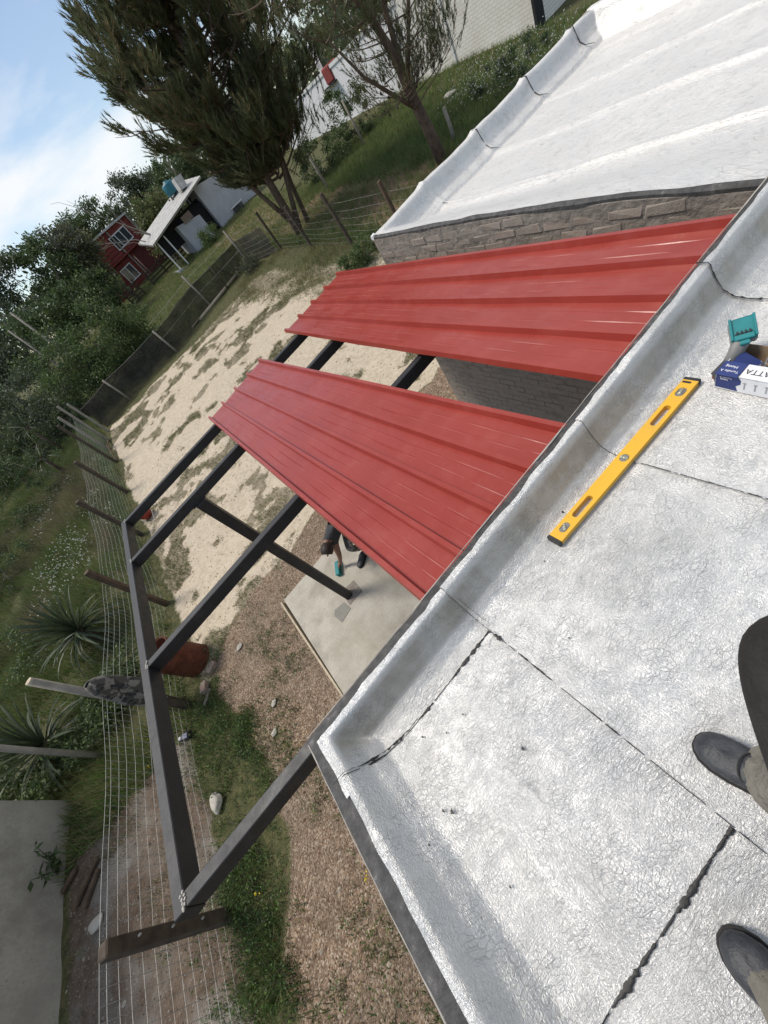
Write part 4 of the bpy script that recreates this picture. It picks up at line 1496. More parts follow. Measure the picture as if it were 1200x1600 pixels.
shoe((-0.02, 4.13), (0.20, 4.32), 0.002, cp, 0.095, 0.09)
sb = thing('scrubbing_brush', (-0.66, 4.36, 0), 'teal scrubbing brush held against the concrete slab by the crouching person', 'brush')
br_rot = Matrix.Rotation(R(60), 3, 'Z')
MB().rbox((-0.64, 4.36, 0.075), (0.26, 0.075, 0.024), br_rot, 0.008).obj('brush_back', M['teal'], sb)
q = MB()
for i in range(13):
    for j in range(4):
        c = Vector((-0.64, 4.36, 0.035)) + br_rot @ Vector(((i - 6) * 0.019, (j - 1.5) * 0.017, 0))
        q.tube([c + Vector((0, 0, 0.03)), c + Vector((random.uniform(-.006, .006), random.uniform(-.006, .006), -0.032))], [0.006, 0.009], 5)
q.obj('bristles', M['teal_brush'], sb, kind='stuff')

# ------------------------------------------------------------------ fences
def post(parent, x, y, h, w_, mat, name='fence_post', lean=(0, 0), z=None, sq=True, n=7):
    z = tz(x, y) if z is None else z
    mb = MB()
    a, b = Vector((x, y, z - 0.15)), Vector((x + lean[0], y + lean[1], z + h))
    if sq:
        rot = Matrix.Rotation(random.uniform(-0.2, 0.2), 3, 'Z')
        d = (b - a)
        rr = d.to_track_quat('Z', 'Y').to_matrix() @ rot
        mb.rbox((a + b) / 2, (w_, w_ * random.uniform(0.85, 1.1), d.length), rr, w_ * 0.1)
    else:
        mb.tube([a, a.lerp(b, 0.5) + Vector((random.uniform(-.012, .012), random.uniform(-.012, .012), 0)), b], [w_ / 2 * 1.08, w_ / 2, w_ / 2 * 0.92], n)
    return mb.obj(name, mat, parent, not sq)


def wire_run(parent, pts, heights, mat, r_=0.0022, vstep=None, sag=0.02, name='wire_mesh', top=None, seed=0):
    """horizontal wires through the posts plus optional uprights, one welded mesh"""
    mb = MB()
    for h in heights:
        line = []
        for (a, b) in zip(pts[:-1], pts[1:]):
            L_ = math.hypot(b[0] - a[0], b[1] - a[1])
            n = max(3, int(L_ / 0.35))
            for i in range(n):
                t_ = i / n
                x, y = a[0] + (b[0] - a[0]) * t_, a[1] + (b[1] - a[1]) * t_
                za, zb = tz(*a), tz(*b)
                wob = 0.03 * math.sin(t_ * math.pi * 2 + h * 3 + seed) * math.sin(math.pi * t_)
                line.append((x + wob, y, za + (zb - za) * t_ + h - sag * math.sin(math.pi * t_)))
        line.append((pts[-1][0], pts[-1][1], tz(*pts[-1]) + h))
        mb.tube(line, r_, 3, False)
    if vstep:
        h0, h1 = min(heights), max(heights)
        for (a, b) in zip(pts[:-1], pts[1:]):
            L_ = math.hypot(b[0] - a[0], b[1] - a[1])
            n = int(L_ / vstep)
            za, zb = tz(*a), tz(*b)
            for i in range(1, n + 1):
                t_ = i / n
                x, y = a[0] + (b[0] - a[0]) * t_, a[1] + (b[1] - a[1]) * t_
                line = []
                for k in range(5):
                    h = h0 + (h1 - h0) * k / 4
                    wob = 0.03 * math.sin(t_ * math.pi * 2 + h * 3 + seed) * math.sin(math.pi * t_)
                    line.append((x + wob, y + random.uniform(-.006, .006), za + (zb - za) * t_ + h - sag * math.sin(math.pi * t_)))
                mb.tube(line, r_ * 1.25, 3, False)
    return mb.obj(name, mat, parent, kind='stuff')


lf = thing('wire_fence', (-3.95, 9.0, 0), 'wire mesh fence on dark timber posts along the left side of the sandy yard', 'fence')
left_posts = [(-4.12, 2.20, 1.36, 0.125, 'wood_dark'), (-3.99, 5.07, 1.50, 0.12, 'wood_dark'), (-3.97, 7.99, 1.73, 0.11, 'wood_brown'), (-3.90, 11.02, 1.70, 0.10, 'wood_dark'),
              (-3.90, 14.0, 1.62, 0.10, 'wood_dark'), (-3.88, 16.75, 2.05, 0.10, 'wood_dark'), (-3.85, 19.35, 2.0, 0.10, 'wood_grey')]
for i, (x, y, h, w_, mt) in enumerate(left_posts):
    p_ = post(lf, x, y, h, w_, M[mt], lean=(0.02 if i else -0.03, 0.0))
    for k in range(3):
        q = MB(); zz = tz(x, y) + h * (0.3 + 0.25 * k)
        q.tube([(x + w_ / 2 - 0.01, y, zz), (x + w_ / 2 + 0.012, y, zz)], 0.012, 6)
        q.obj('bolt', M['zinc'], p_)
for (x, y, h) in ((-3.95, 18.3, 1.9), (-3.7, 20.2, 1.7)):
    post(lf, x, y, h, 0.09, M['wood_grey'])
lp = [(-4.35, -1.6), (-4.12, 2.20), (-3.99, 5.07), (-3.97, 7.99), (-3.90, 11.02), (-3.90, 14.0), (-3.88, 16.75), (-3.85, 19.35)]
wire_run(lf, [(a - 0.065, b) for a, b in lp], [0.05, 0.16, 0.27, 0.38, 0.50, 0.62, 0.74, 0.86, 0.98, 1.10, 1.20, 1.30, 1.36], M['wire'], 0.0019, 0.105, 0.035)
q = MB()
q.tube([(-3.85, 19.30, tz(-3.85, 19.3) + 0.02), (-3.80, 18.0, tz(-3.8, 18) + 0.25), (-3.84, 16.8, tz(-3.85, 16.8) + 0.04)], 0.03, 7)
q.obj('bottom_rail', M['wood_brown'], lf)

bf = thing('shade_cloth_fence', (1.0, 21.7, 1.0), 'black shade cloth fence on pale round posts across the back of the sandy yard', 'fence')
bp_ = [(-3.75, 21.0), (-2.15, 21.55), (0.97, 21.52), (3.85, 22.6), (6.82, 22.7)]
for (x, y), h, mt in zip(bp_[1:], (1.24, 1.22, 1.66, 1.70), ('wood_grey', 'wood_grey', 'wood_grey', 'wood_grey')):
    post(bf, x, y - 0.06, h, 0.10, M[mt], sq=False, lean=(-0.05, 0.0))
post(bf, 5.08, 22.5, 1.2, 0.06, M['wood_dark'], sq=False)
post(bf, 5.9, 22.8, 0.9, 0.07, M['wood_dark'], 'brace', lean=(-0.5, 0.1), sq=False)
cl_x = np.linspace(0, 1, 120)
V, nz_ = [], 9
pts = np.array(bp_[:-1] + [(6.85, 22.85), (7.62, 20.6)])
seg = np.concatenate([[0], np.cumsum(np.hypot(*(np.diff(pts, axis=0).T)))])
for u in cl_x:
    d = u * seg[-1]
    x = np.interp(d, seg, pts[:, 0]); y = np.interp(d, seg, pts[:, 1])
    for k in range(nz_):
        t_ = k / (nz_ - 1)
        bulge = 0.06 * math.sin(d * 2.1 + 3 * t_) + 0.04 * math.sin(d * 5.3 + t_)
        topz = 1.12 + 0.05 * math.sin(d * 1.1)
        V.append((x + 0.0, y + 0.05 + bulge * math.sin(math.pi * t_), tz(x, y) + 0.0 + topz * t_))
ii = np.arange(120 * nz_).reshape(120, nz_)
Fq = np.stack([ii[:-1, :-1], ii[1:, :-1], ii[1:, 1:], ii[:-1, 1:]], -1).reshape(-1, 4)
co = nobj('shade_cloth', np.array(V), Fq, M['shade_cloth'], bf, True)
wire_run(bf, [(a, b) for a, b in bp_], [1.16], M['wire_dark'], 0.006, None, 0.04, 'top_wire')
wire_run(bf, [(a, b) for a, b in bp_[2:]], [0.75, 1.45], M['wire'], 0.005, None, 0.02, 'stay_wire')
MB().tube([(2.4, 22.3, tz(2.4, 22.3) + 0.02), (5.9, 22.75, tz(5.9, 22.7) + 0.10)], 0.07, 8).obj('bottom_log', M['wood_pale'], bf, True)

rf = thing('field_fence', (7.75, 15.0, 0.5), 'thin wire fence on dark posts in front of the two pines', 'fence')
for (x, y, h, w_, lx) in ((7.74, 20.29, 1.67, 0.10, 0.0), (7.85, 17.53, 1.60, 0.11, -0.05), (7.69, 14.15, 1.78, 0.11, -0.1), (7.76, 11.2, 1.70, 0.11, -0.05), (7.8, 8.0, 1.65, 0.11, 0)):
    post(rf, x, y, h, w_, M['wood_dark' if y > 12 else 'wood_brown'], lean=(lx, 0))
wire_run(rf, [(6.82, 22.7), (7.74, 20.29), (7.85, 17.53), (7.69, 14.15), (7.76, 11.2), (7.8, 8.0), (7.9, 3.0)], [0.15, 0.32, 0.5, 0.7, 0.92, 1.15, 1.4], M['wire_dark'], 0.004, 0.6, 0.03)

# single poles
for (x, y, h, w_, lab, lx) in (
        (12.2, 21.76, 1.6, 0.12, 'pale timber pole standing between the shrubs and the dark posts behind the yard', -0.1),
        (15.48, 22.26, 2.0, 0.11, 'thin grey pole in the grass in front of the white building', -0.1),
        (13.15, 13.9, 1.0, 0.13, 'short pale post beside the brick wing roof at the foot of the bare pine', 0.0),
        (-5.84, 5.85, 2.35, 0.095, 'round pale grey pole at the left edge beyond the wire fence', 0.0),
        (-4.40, 5.45, 2.10, 0.115, 'round wooden pole with sawn top behind the camouflage cloth', 0.02),
        (-2.66, 26.0, 4.65, 0.11, 'tall pale pole rising from the big bush, upper of the two', 0.0),
        (-3.42, 26.2, 4.30, 0.09, 'pale pole rising from the dark hedge, lower of the two', 0.0)):
    t_ = thing('timber_pole', (x, y, tz(x, y)), lab, 'pole')
    post(t_, x, y, h, w_, M['wood_grey'], 'shaft', lean=(lx, 0), sq=False, n=10)
    q = MB(); zt = tz(x, y) + h
    q.tube([(x + lx, y, zt - 0.012), (x + lx, y, zt + 0.004)], w_ / 2 * 0.90, 10)
    q.obj('sawn_end', M['wood_pale'], t_)

# camouflage cloth hung over the fence post
V, n_, k_ = [], 22, 26
for i in range(n_):
    t_ = i / (n_ - 1)
    z = 1.56 - 1.02 * t_
    rr = np.interp(t_, [0, 0.12, 0.3, 0.6, 0.85, 1.0], [0.05, 0.115, 0.13, 0.17, 0.18, 0.14])
    for k in range(k_):
        a = 2 * math.pi * k / k_
        wob = 1 + 0.16 * math.sin(3 * a + 4 * t_) + 0.09 * math.sin(7 * a - 5 * t_ + 1) + 0.05 * math.sin(13 * a + 9 * t_)
        V.append((-3.99 + 0.05 * t_ + rr * wob * math.cos(a), 5.09 + 0.09 * t_ + rr * 1.15 * wob * math.sin(a), z + 0.05 * math.sin(2 * a + 1) * t_))
ii = np.arange(n_ * k_).reshape(n_, k_)
Fq = np.stack([ii[:-1, :], ii[1:, :], np.roll(ii, -1, 1)[1:, :], np.roll(ii, -1, 1)[:-1, :]], -1).reshape(-1, 4)
cj = nobj('camouflage_cloth', np.array(V), Fq, M['camo'], None, True)
tag(cj, 'grey camouflage jacket hung over a fence post beside the rusty drum', 'jacket')
sm = cj.modifiers.new('thickness', 'SOLIDIFY'); sm.thickness = 0.012

# ------------------------------------------------------------------ things lying in the yard
dr = thing('rusty_drum', (-3.70, 5.75, 0), 'rusty brown open oil drum standing on the ground by the frame corner', 'drum')
z0 = tz(-3.7, 5.75) - 0.02
axd = (Matrix.Rotation(R(3), 3, 'X') @ Matrix.Rotation(R(-5), 3, 'Y'))
prof_d = [(0.0, 0.02), (0.265, 0.02), (0.275, 0.0), (0.285, 0.01), (0.282, 0.04), (0.280, 0.25), (0.287, 0.27), (0.287, 0.29), (0.280, 0.31), (0.279, 0.52), (0.287, 0.54), (0.287, 0.56), (0.279, 0.58), (0.274, 0.78), (0.262, 0.80), (0.258, 0.78), (0.262, 0.60), (0.262, 0.06), (0.0, 0.05)]
MB().lathe(prof_d, (-3.58, 5.68, z0), 30, axis=axd).obj('shell', M['rust'], dr, True)
q = MB(); q.lathe([(0.283, 0.785), (0.288, 0.79), (0.288, 0.81), (0.280, 0.815), (0.274, 0.805), (0.276, 0.79)], (-3.58, 5.68, z0), 30, axis=axd)
q.obj('rim', M['rust'], dr, True)
MB().rbox((-3.42, 5.46, z0 + 0.72), (0.10, 0.05, 0.14), Matrix.Rotation(R(30), 3, 'Z'), 0.01).obj('torn_flap', M['rust'], dr)

for (x, y, rz_, ry_, lab) in ((-3.36, 5.25, 0.5, 0.0, 'pink broken brick leaning at the foot of the rusty drum'),
                             (-3.58, 5.02, 1.3, 0.15, 'red broken brick lying between the drum and the dark post')):
    b_ = MB().rbox((x, y, tz(x, y) + 0.045), (0.20, 0.11, 0.10), Matrix.Rotation(rz_, 3, 'Z') @ Matrix.Rotation(ry_, 3, 'Y'), 0.012).obj('loose_brick', M['loose_brick'])
    tag(b_, lab, 'brick', 'broken bricks beside the drum')
b_ = MB().rbox((-3.62, 4.86, tz(-3.62, 4.86) + 0.02), (0.26, 0.06, 0.035), Matrix.Rotation(0.75, 3, 'Z'), 0.01).obj('wood_offcut', M['wood_grey'])
tag(b_, 'thin grey offcut lying beside the broken bricks by the drum', 'offcut')

bu = thing('red_tray', (-3.42, 11.3, 0), 'small red plastic tub lying on the sand inside the frame corner', 'tub')
zb = tz(-3.42, 11.3)
axb = Matrix.Rotation(R(-62), 3, Vector((0.8, 0.6, 0)))
MB().lathe([(0.0, -0.03), (0.15, -0.03), (0.165, 0.0), (0.185, 0.22), (0.20, 0.225), (0.20, 0.24), (0.178, 0.235), (0.155, 0.02), (0.0, 0.0)], (-3.42, 11.35, zb + 0.17), 18, axis=axb).obj('tub', M['red'], bu, True)
MB().tube([(-3.62, 11.25, zb + 0.22), (-3.55, 11.05, zb + 0.05), (-3.35, 11.0, zb + 0.04), (-3.22, 11.2, zb + 0.2)], 0.008, 5).obj('handle', M['zinc'], bu)

bt = thing('battery_tool', (-4.15, 4.60, 0), 'small black battery pack with grey label lying in the grass by the rail', 'battery')
zq = tz(-4.15, 4.6) + 0.075
rq = Matrix.Rotation(R(-28), 3, 'Z') @ Matrix.Rotation(R(14), 3, 'X')
MB().rbox((-4.12, 4.58, zq), (0.16, 0.11, 0.10), rq, 0.02).obj('case', M['black_plastic'], bt)
MB().rbox(Vector((-4.12, 4.58, zq)) + rq @ Vector((0.015, 0, 0.052)), (0.11, 0.075, 0.012), rq, 0.004).obj('label_plate', simple('label_blue_grey', (0.12, 0.13, 0.19), 0.4), bt)
MB().rbox(Vector((-4.12, 4.58, zq)) + rq @ Vector((-0.125, 0, -0.01)), (0.09, 0.08, 0.06), rq, 0.015).obj('foot', M['black_plastic'], bt)
MB().lathe([(0, 0.02), (0.022, 0.016), (0.028, 0.0)], Vector((-4.12, 4.58, zq)) + rq @ Vector((-0.125, 0, 0.02)), 10).obj('cap', M['card_white'], bt, True)


def rock(name, c, s, mat, seed, lab=None, cat='stone', group=None, flat=0.6):
    bm = bmesh.new(); bmesh.ops.create_icosphere(bm, subdivisions=3, radius=1)
    rr = random.Random(seed)
    off = [rr.uniform(0, 9) for _ in range(3)]
    for v in bm.verts:
        k = 0.75 + 0.5 * (math.sin(v.co.x * 2.3 + off[0]) * math.sin(v.co.y * 2.7 + off[1]) * 0.5 + 0.5) + 0.12 * math.sin(v.co.z * 5 + off[2])
        v.co = Vector((v.co.x * s[0] * k, v.co.y * s[1] * k, v.co.z * s[2] * k * flat)) + Vector(c)
    me = bpy.data.meshes.new(name); bm.to_mesh(me); bm.free()
    o = link_mesh(name, me, mat, None, True)
    if lab: tag(o, lab, cat, group)
    return o


rock('white_stone', (-3.92, 3.32, tz(-3.92, 3.32) + 0.07), (0.085, 0.12, 0.09), M['stone'], 3, 'pale stone lying in the green weeds between the frame beams')
rock('pale_stone', (-2.62, 3.68, tz(-2.6, 3.7) + 0.02), (0.05, 0.04, 0.04), M['stone'], 5, 'small pale pebble on the brown chips, the one nearer the roof corner beam')
rock('pale_stone', (-2.80, 3.35, tz(-2.8, 3.35) + 0.02), (0.05, 0.045, 0.04), M['stone'], 8, 'small pale stone on the brown chips by the roof corner, beside a weed')
rock('pale_stone', (-2.75, 5.05, tz(-2.75, 5.05) + 0.02), (0.06, 0.045, 0.05), M['stone'], 9, 'cream stone lying on the brown chips between drum and slab')
rock('grey_stone', (-6.1, 3.55, tz(-6.1, 3.55) + 0.02), (0.13, 0.08, 0.06), M['stone'], 12, 'flat grey stone at the foot of the concrete block by the fence')
rock('white_stone', (17.2, 17.6, tz(17.2, 17.6) + 0.1), (0.25, 0.3, 0.22), M['stone'], 21, 'white rock on the dry slope below the white wall')

# concrete block at the lower left
cb = thing('concrete_block', (-8.3, 4.4, 0), 'plain grey concrete block building with a rust stain at the lower left', 'building')
q = MB(); q.box((-8.30, 4.42, 1.35), (3.0, 2.86, 2.9)); q.obj('wall', M['concrete_block'], cb)
MB().box((-8.3, 4.42, 2.86), (3.12, 2.98, 0.10)).obj('roof_slab', M['concrete'], cb)
for i, (x, y, l, rz_) in enumerate([(-6.25, 4.15, 0.55, 0.6), (-6.15, 4.0, 0.4, 0.8), (-6.62, 4.45, 0.3, 0.4)]):
    b_ = MB().rbox((x, y, tz(x, y) + 0.04), (l, 0.07, 0.05), Matrix.Rotation(rz_, 3, 'Z'), 0.008).obj('wood_plank', M['wood_brown'])
    tag(b_, ['brown plank on the bare soil by the concrete block, longest of three', 'short brown plank lying against the longer plank on the bare soil', 'dark stick leaning against the concrete block wall'][i], 'plank')

# ------------------------------------------------------------------ white building on the right
wh = thing('white_building', (25, 22, 1), 'large white painted brick building behind the pines', 'building')
q = MB()
q.box((25.5, 19.0, 4.0), (10.0, 7.2, 9.0))
q.obj('wall', M['white_wall'], wh)
MB().box((25.5, 30.6, 2.35), (10.0, 15.96, 3.7)).obj('lower_wall', M['white_plaster'], wh)
MB().box((25.5, 30.6, 4.27), (10.1, 16.06, 0.16)).obj('parapet_cap', M['white_paint'], wh)
MB().box((20.46, 19.97, 4.0), (0.07, 0.10, 9.0)).obj('joint', M['white_paint'], wh)
MB().box((20.5, 15.38, 2.0), (0.5, 0.12, 4.5)).obj('corner_pier', M['dark_inside'], wh)
rt = thing('roof_tank', (20.9, 29.8, 4.35), 'small red tank on the edge of the white lower roof', 'tank')
MB().rbox((20.75, 29.8, 4.05), (0.7, 0.95, 0.75), None, 0.06).obj('tank', M['red_wood'], rt)
MB().box((20.6, 29.8, 3.62), (0.9, 1.2, 0.07)).obj('shelf', M['dark_inside'], rt)
cpipe = thing('chimney_pipe', (20.8, 30.7, 4.3), 'white chimney pipe beside the red roof tank', 'chimney')
MB().tube([(20.7, 30.55, 4.2), (20.7, 30.6, 5.5)], 0.14, 12).obj('pipe', M['white_paint'], cpipe, True)
MB().lathe([(0.20, 0), (0.24, 0.02), (0.12, 0.2), (0.0, 0.22)], (20.7, 30.6, 5.5), 12).obj('cowl', M['white_paint'], cpipe, True)

# ------------------------------------------------------------------ small grey shed with lean-to roof
sh = thing('grey_shed', (9.5, 37, 2), 'small grey plastered shed with sloping corrugated roof beyond the back fence', 'shed')
def rf_z(x): return 4.12 + (x - 6.1) * 0.135
q = MB(); q.prism([(8.25, 36.1, 1.3), (10.15, 36.1, 1.3), (10.15, 36.1, rf_z(10.15) - 0.06 - 1.0), (8.25, 36.1, rf_z(8.25) - 0.06 - 0.35)], (0, 3.4, 0)); q.obj('wall', M['grey_plaster'], sh)
q = MB(); q.prism([(11.0, 36.3, 1.2), (15.0, 36.3, 1.2), (15.0, 36.3, 4.2), (11.0, 36.3, 4.85)], (0, 3.4, 0)); q.obj('end_wall', M['grey_plaster'], sh)
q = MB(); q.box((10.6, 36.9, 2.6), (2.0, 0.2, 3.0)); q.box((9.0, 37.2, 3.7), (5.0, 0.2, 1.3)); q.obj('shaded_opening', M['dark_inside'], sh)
for x in (6.35, 7.05):
    MB().box((x, 35.9, 2.75), (0.09, 0.09, rf_z(x) - 1.45)).obj('porch_post', M['white_paint'], sh)
q = MB(); q.prism([(6.1, 35.75, 1.9), (8.2, 35.75, 1.35), (8.2, 35.75, 1.75), (6.1, 35.75, 2.28)], (0, 2.6, 0)); q.obj('porch_base', M['grey_plaster'], sh)
for i in range(4):
    for j in range(5):
        MB().box((8.95 + 0.21 * i, 36.02, rf_z(9.0) - 0.70 + 0.085 * j), (0.19, 0.08, 0.07)).obj('brick', M['loose_brick'], sh)
# corrugated roof
nx_ = 60
V = []
for i in range(nx_):
    y = 35.5 + 4.4 * i / (nx_ - 1)
    c_ = 0.03 * math.sin(i * 1.9)
    for x in (5.95, 8.0, 10.0, 11.75): V.append((x, y, rf_z(x) + c_ + (y - 35.5) * 0.14))
ii = np.arange(nx_ * 4).reshape(nx_, 4)
Fq = np.stack([ii[:-1, :-1], ii[1:, :-1], ii[1:, 1:], ii[:-1, 1:]], -1).reshape(-1, 4)
ro = nobj('roof', np.array(V), Fq, M['zinc'], sh)
sm = ro.modifiers.new('thickness', 'SOLIDIFY'); sm.thickness = 0.12; sm.offset = -1
MB().box((10.7, 37.0, rf_z(10.7) + 0.75), (0.6, 0.9, 0.7), Matrix.Rotation(0.15, 3, 'Y')).obj('roof_hatch', M['zinc'], sh)
MB().prism([(9.6, 35.2, 1.05), (15.2, 35.2, 1.15), (15.2, 35.2, 1.50), (9.6, 35.2, 1.30)], (0, 0.5, 0)).obj('terrace_edge', M['white_plaster'], sh)
MB().box((12.9, 36.2, 2.0), (0.9, 0.12, 1.0), Matrix.Rotation(0.05, 3, 'Y')).obj('window', M['glass'], sh)
MB().box((12.9, 36.08, 2.55), (1.1, 0.10, 0.07)).obj('lintel', M['white_paint'], sh)
wt = thing('water_tank', (10.5, 39, 4.8), 'turquoise water tank on a stand behind the grey shed', 'water tank')
MB().lathe([(0.0, 0.0), (0.44, 0.0), (0.48, 0.08), (0.48, 0.62), (0.42, 0.70), (0.18, 0.76), (0.18, 0.84), (0.0, 0.84)], (10.35, 38.6, 5.35), 20).obj('tank', M['water_blue'], wt, True)
for a, b in ((-0.5, -0.5), (0.5, -0.5), (0.5, 0.5), (-0.5, 0.5)):
    MB().box((10.35 + a, 38.6 + b, 3.7), (0.1, 0.1, 3.3)).obj('stand_leg', M['wood_dark'], wt)

# ------------------------------------------------------------------ red two storey house far behind
rh = thing('red_house', (5.0, 47, 2.8), 'two storey red timber house behind the trees in the distance', 'house')
MB().box((5.0, 48.5, 4.75), (5.6, 4.0, 4.4)).obj('wall', M['red_wood'], rh)
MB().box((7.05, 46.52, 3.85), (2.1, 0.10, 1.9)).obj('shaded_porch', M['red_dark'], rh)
MB().box((5.0, 48.5, 7.0), (6.0, 4.6, 0.14), Matrix.Rotation(0.04, 3, 'Y')).obj('roof', M['zinc'], rh)
for (x, z, w_, h_, n) in ((6.2, 5.95, 1.7, 0.95, 3), (4.55, 3.95, 1.15, 1.05, 2)):
    fr_ = MB()
    fr_.box((x, 46.44, z + h_ / 2), (w_ + 0.1, 0.08, 0.08)); fr_.box((x, 46.44, z - h_ / 2), (w_ + 0.1, 0.08, 0.08))
    for k in range(n + 1): fr_.box((x - w_ / 2 + w_ * k / n, 46.44, z), (0.07, 0.07, h_ - 0.08))
    f_ = fr_.obj('window', M['white_paint'], rh)
    for k in range(n):
        MB().box((x - w_ / 2 + w_ * (k + 0.5) / n, 46.47, z), (w_ / n - 0.08, 0.03, h_ - 0.09)).obj('pane', M['glass'], f_)
for k in range(14):
    MB().box((5.0, 46.475, 2.75 + k * 0.30), (5.62, 0.03, 0.02)).obj('board_joint', M['red_dark'], rh)
for x in (2.15, 5.6, 7.85):
    MB().box((x, 46.38, 4.7), (0.12, 0.12, 4.3)).obj('corner_post', M['red_wood'] if x < 5 else M['wood_grey'], rh)

MB().box((5.0, 46.3, 5.02), (5.7, 0.35, 0.10)).obj('floor_beam', M['red_wood'], rh)
MB().prism([(1.95, 46.2, 5.75), (2.45, 46.2, 6.05), (2.35, 46.2, 6.2), (1.80, 46.2, 5.85)], (0, 0.2, 0)).obj('eave_board', M['white_paint'], rh)

wg = thing('slat_fence', (7.2, 40, 2.4), 'low dark timber rail fence in front of the red house', 'fence')
for (x0, x1, zz) in ((4.6, 7.6, 2.45), (7.8, 9.8, 2.35), (2.3, 3.6, 2.6)):
    for k in range(5):
        MB().box(((x0 + x1) / 2, 40.0, zz - 0.1 + k * 0.24), (x1 - x0, 0.05, 0.12)).obj('rail', M['wood_dark'], wg)
    for x in (x0, (x0 + x1) / 2, x1):
        MB().box((x, 40.08, zz + 0.3), (0.12, 0.10, 1.6)).obj('post', M['wood_dark'], wg)
for (x, y, h, lab) in ((5.5, 43.5, 1.9, 'thin pale pole by the porch of the red house, left one'), (7.9, 43.5, 1.9, 'thin pale pole by the porch of the red house, right one')):
    t_ = thing('garden_pole', (x, y, tz(x, y)), lab, 'pole')
    post(t_, x, y, h, 0.09, M['wood_grey'], 'shaft', sq=False)
    MB().tube([(x, y, tz(x, y) + h - 0.02), (x, y, tz(x, y) + h + 0.03)], 0.06, 8).obj('pole_cap', M['wood_pale'], t_)


# ------------------------------------------------------------------ plants
def leaf_cloud(P, size, asp=0.45, updir=None, jitter=1.0):
    """two-triangle leaves at P (N,3), random orientation"""
    n = len(P)
    d = rng.normal(size=(n, 3))
    if updir is not None: d = d * jitter + np.asarray(updir)
    d /= np.linalg.norm(d, axis=1)[:, None]
    e = rng.normal(size=(n, 3)); e -= (e * d).sum(1)[:, None] * d; e /= np.linalg.norm(e, axis=1)[:, None]
    s = (size * rng.uniform(0.6, 1.3, n))[:, None]
    a = P; b = P + d * s; c = P + d * s * 0.5 + e * s * asp * 0.5; f = P + d * s * 0.5 - e * s * asp * 0.5
    V = np.stack([a, c, b, f], 1).reshape(-1, 3)
    F_ = np.arange(4 * n).reshape(n, 4)
    return V, F_


def ell_points(c, r_, n, shell=0.55):
    d = rng.normal(size=(n, 3)); d /= np.linalg.norm(d, axis=1)[:, None]
    k = shell + (1 - shell) * rng.uniform(0, 1, n) ** 0.6
    return np.asarray(c) + d * np.asarray(r_) * k[:, None]


def crown_points(ells, nclump, nleaf, cr):
    tot = sum(e[1][0] * e[1][1] + e[1][1] * e[1][2] for e in ells)
    out = []
    for c, r_ in ells:
        k = max(3, int(nclump * (r_[0] * r_[1] + r_[1] * r_[2]) / tot))
        cc = ell_points(c, r_, k, 0.45)
        for q in cc:
            m_ = int(nleaf / nclump * rng.uniform(0.5, 1.5))
            out.append(q + rng.normal(size=(m_, 3)) * cr * np.array([1, 1, 0.7]) * rng.uniform(0.6, 1.3))
    return np.concatenate(out)


def tree(name, label, cat, base, ells, nclump, nleaf, cr, size, mats, trunk_r=0.15, group=None, lift=0.0, bark='bark', nb=7, asp=0.45, up=None):
    bz = tz(base[0], base[1]) if len(base) < 3 else base[2]
    t_ = thing(name, (base[0], base[1], bz), label, cat, group)
    mb = MB()
    b = Vector((base[0], base[1], bz - 0.2))
    top_c = Vector(ells[0][0])
    mb.tube([b, b.lerp(top_c, 0.4) + Vector((random.uniform(-.2, .2), random.uniform(-.2, .2), 0)), top_c], [trunk_r, trunk_r * 0.75, trunk_r * 0.35], 7)
    for i in range(nb):
        e = ells[i % len(ells)]
        tip = Vector(ell_points(e[0], e[1], 1, 0.8)[0])
        st = b.lerp(top_c, random.uniform(0.35, 0.9))
        mb.tube([st, st.lerp(tip, 0.5) + Vector((0, 0, -0.1)), tip], [trunk_r * 0.38, trunk_r * 0.25, trunk_r * 0.08], 5)
    mb.obj('trunk', M[bark], t_, True)
    P = crown_points(ells, nclump, nleaf, cr)
    V, F_ = leaf_cloud(P, size, asp, up)
    mi = (rng.uniform(0, 1, len(F_)) < 0.35).astype(int) if len(mats) > 1 else None
    nobj('crown', V, F_, [M[q] for q in mats], t_, False, None, mi)
    return t_


# big bush and the trees behind the fence
tree('large_bush', 'large round green bush behind the shade cloth fence', 'bush', (-1.2, 24.6), [((-1.3, 24.4, 3.3), (2.1, 1.5, 1.6)), ((0.3, 24.6, 2.4), (1.2, 1.2, 1.1)), ((-2.9, 24.8, 3.0), (1.5, 1.4, 1.5)), ((-1.2, 24.2, 2.0), (2.6, 1.3, 1.0))], 120, 26000, 0.26, 0.13, ['leaf_mid', 'leaf_dark'], 0.12)
tree('dark_hedge', 'dark dense hedge at the left edge below the big bush', 'hedge', (-6.6, 27.5), [((-6.2, 27.0, 3.0), (2.2, 1.5, 1.6)), ((-8.5, 28.0, 3.2), (2.4, 1.6, 2.0)), ((-5.0, 25.5, 2.2), (1.6, 1.2, 1.2)), ((-7.0, 26.0, 2.0), (2.6, 1.0, 0.9))], 110, 22000, 0.30, 0.15, ['leaf_dark', 'leaf_grey'], 0.14)
tree('dark_hedge', 'dark hedge at the far left above the yuccas', 'hedge', (-11.5, 29.0), [((-11.0, 29.0, 3.2), (2.2, 1.5, 2.0)), ((-13.5, 30.0, 3.6), (2.4, 1.6, 2.3)), ((-9.5, 26.5, 2.2), (1.8, 1.2, 1.2))], 90, 16000, 0.32, 0.16, ['leaf_dark', 'leaf_mid'], 0.14)
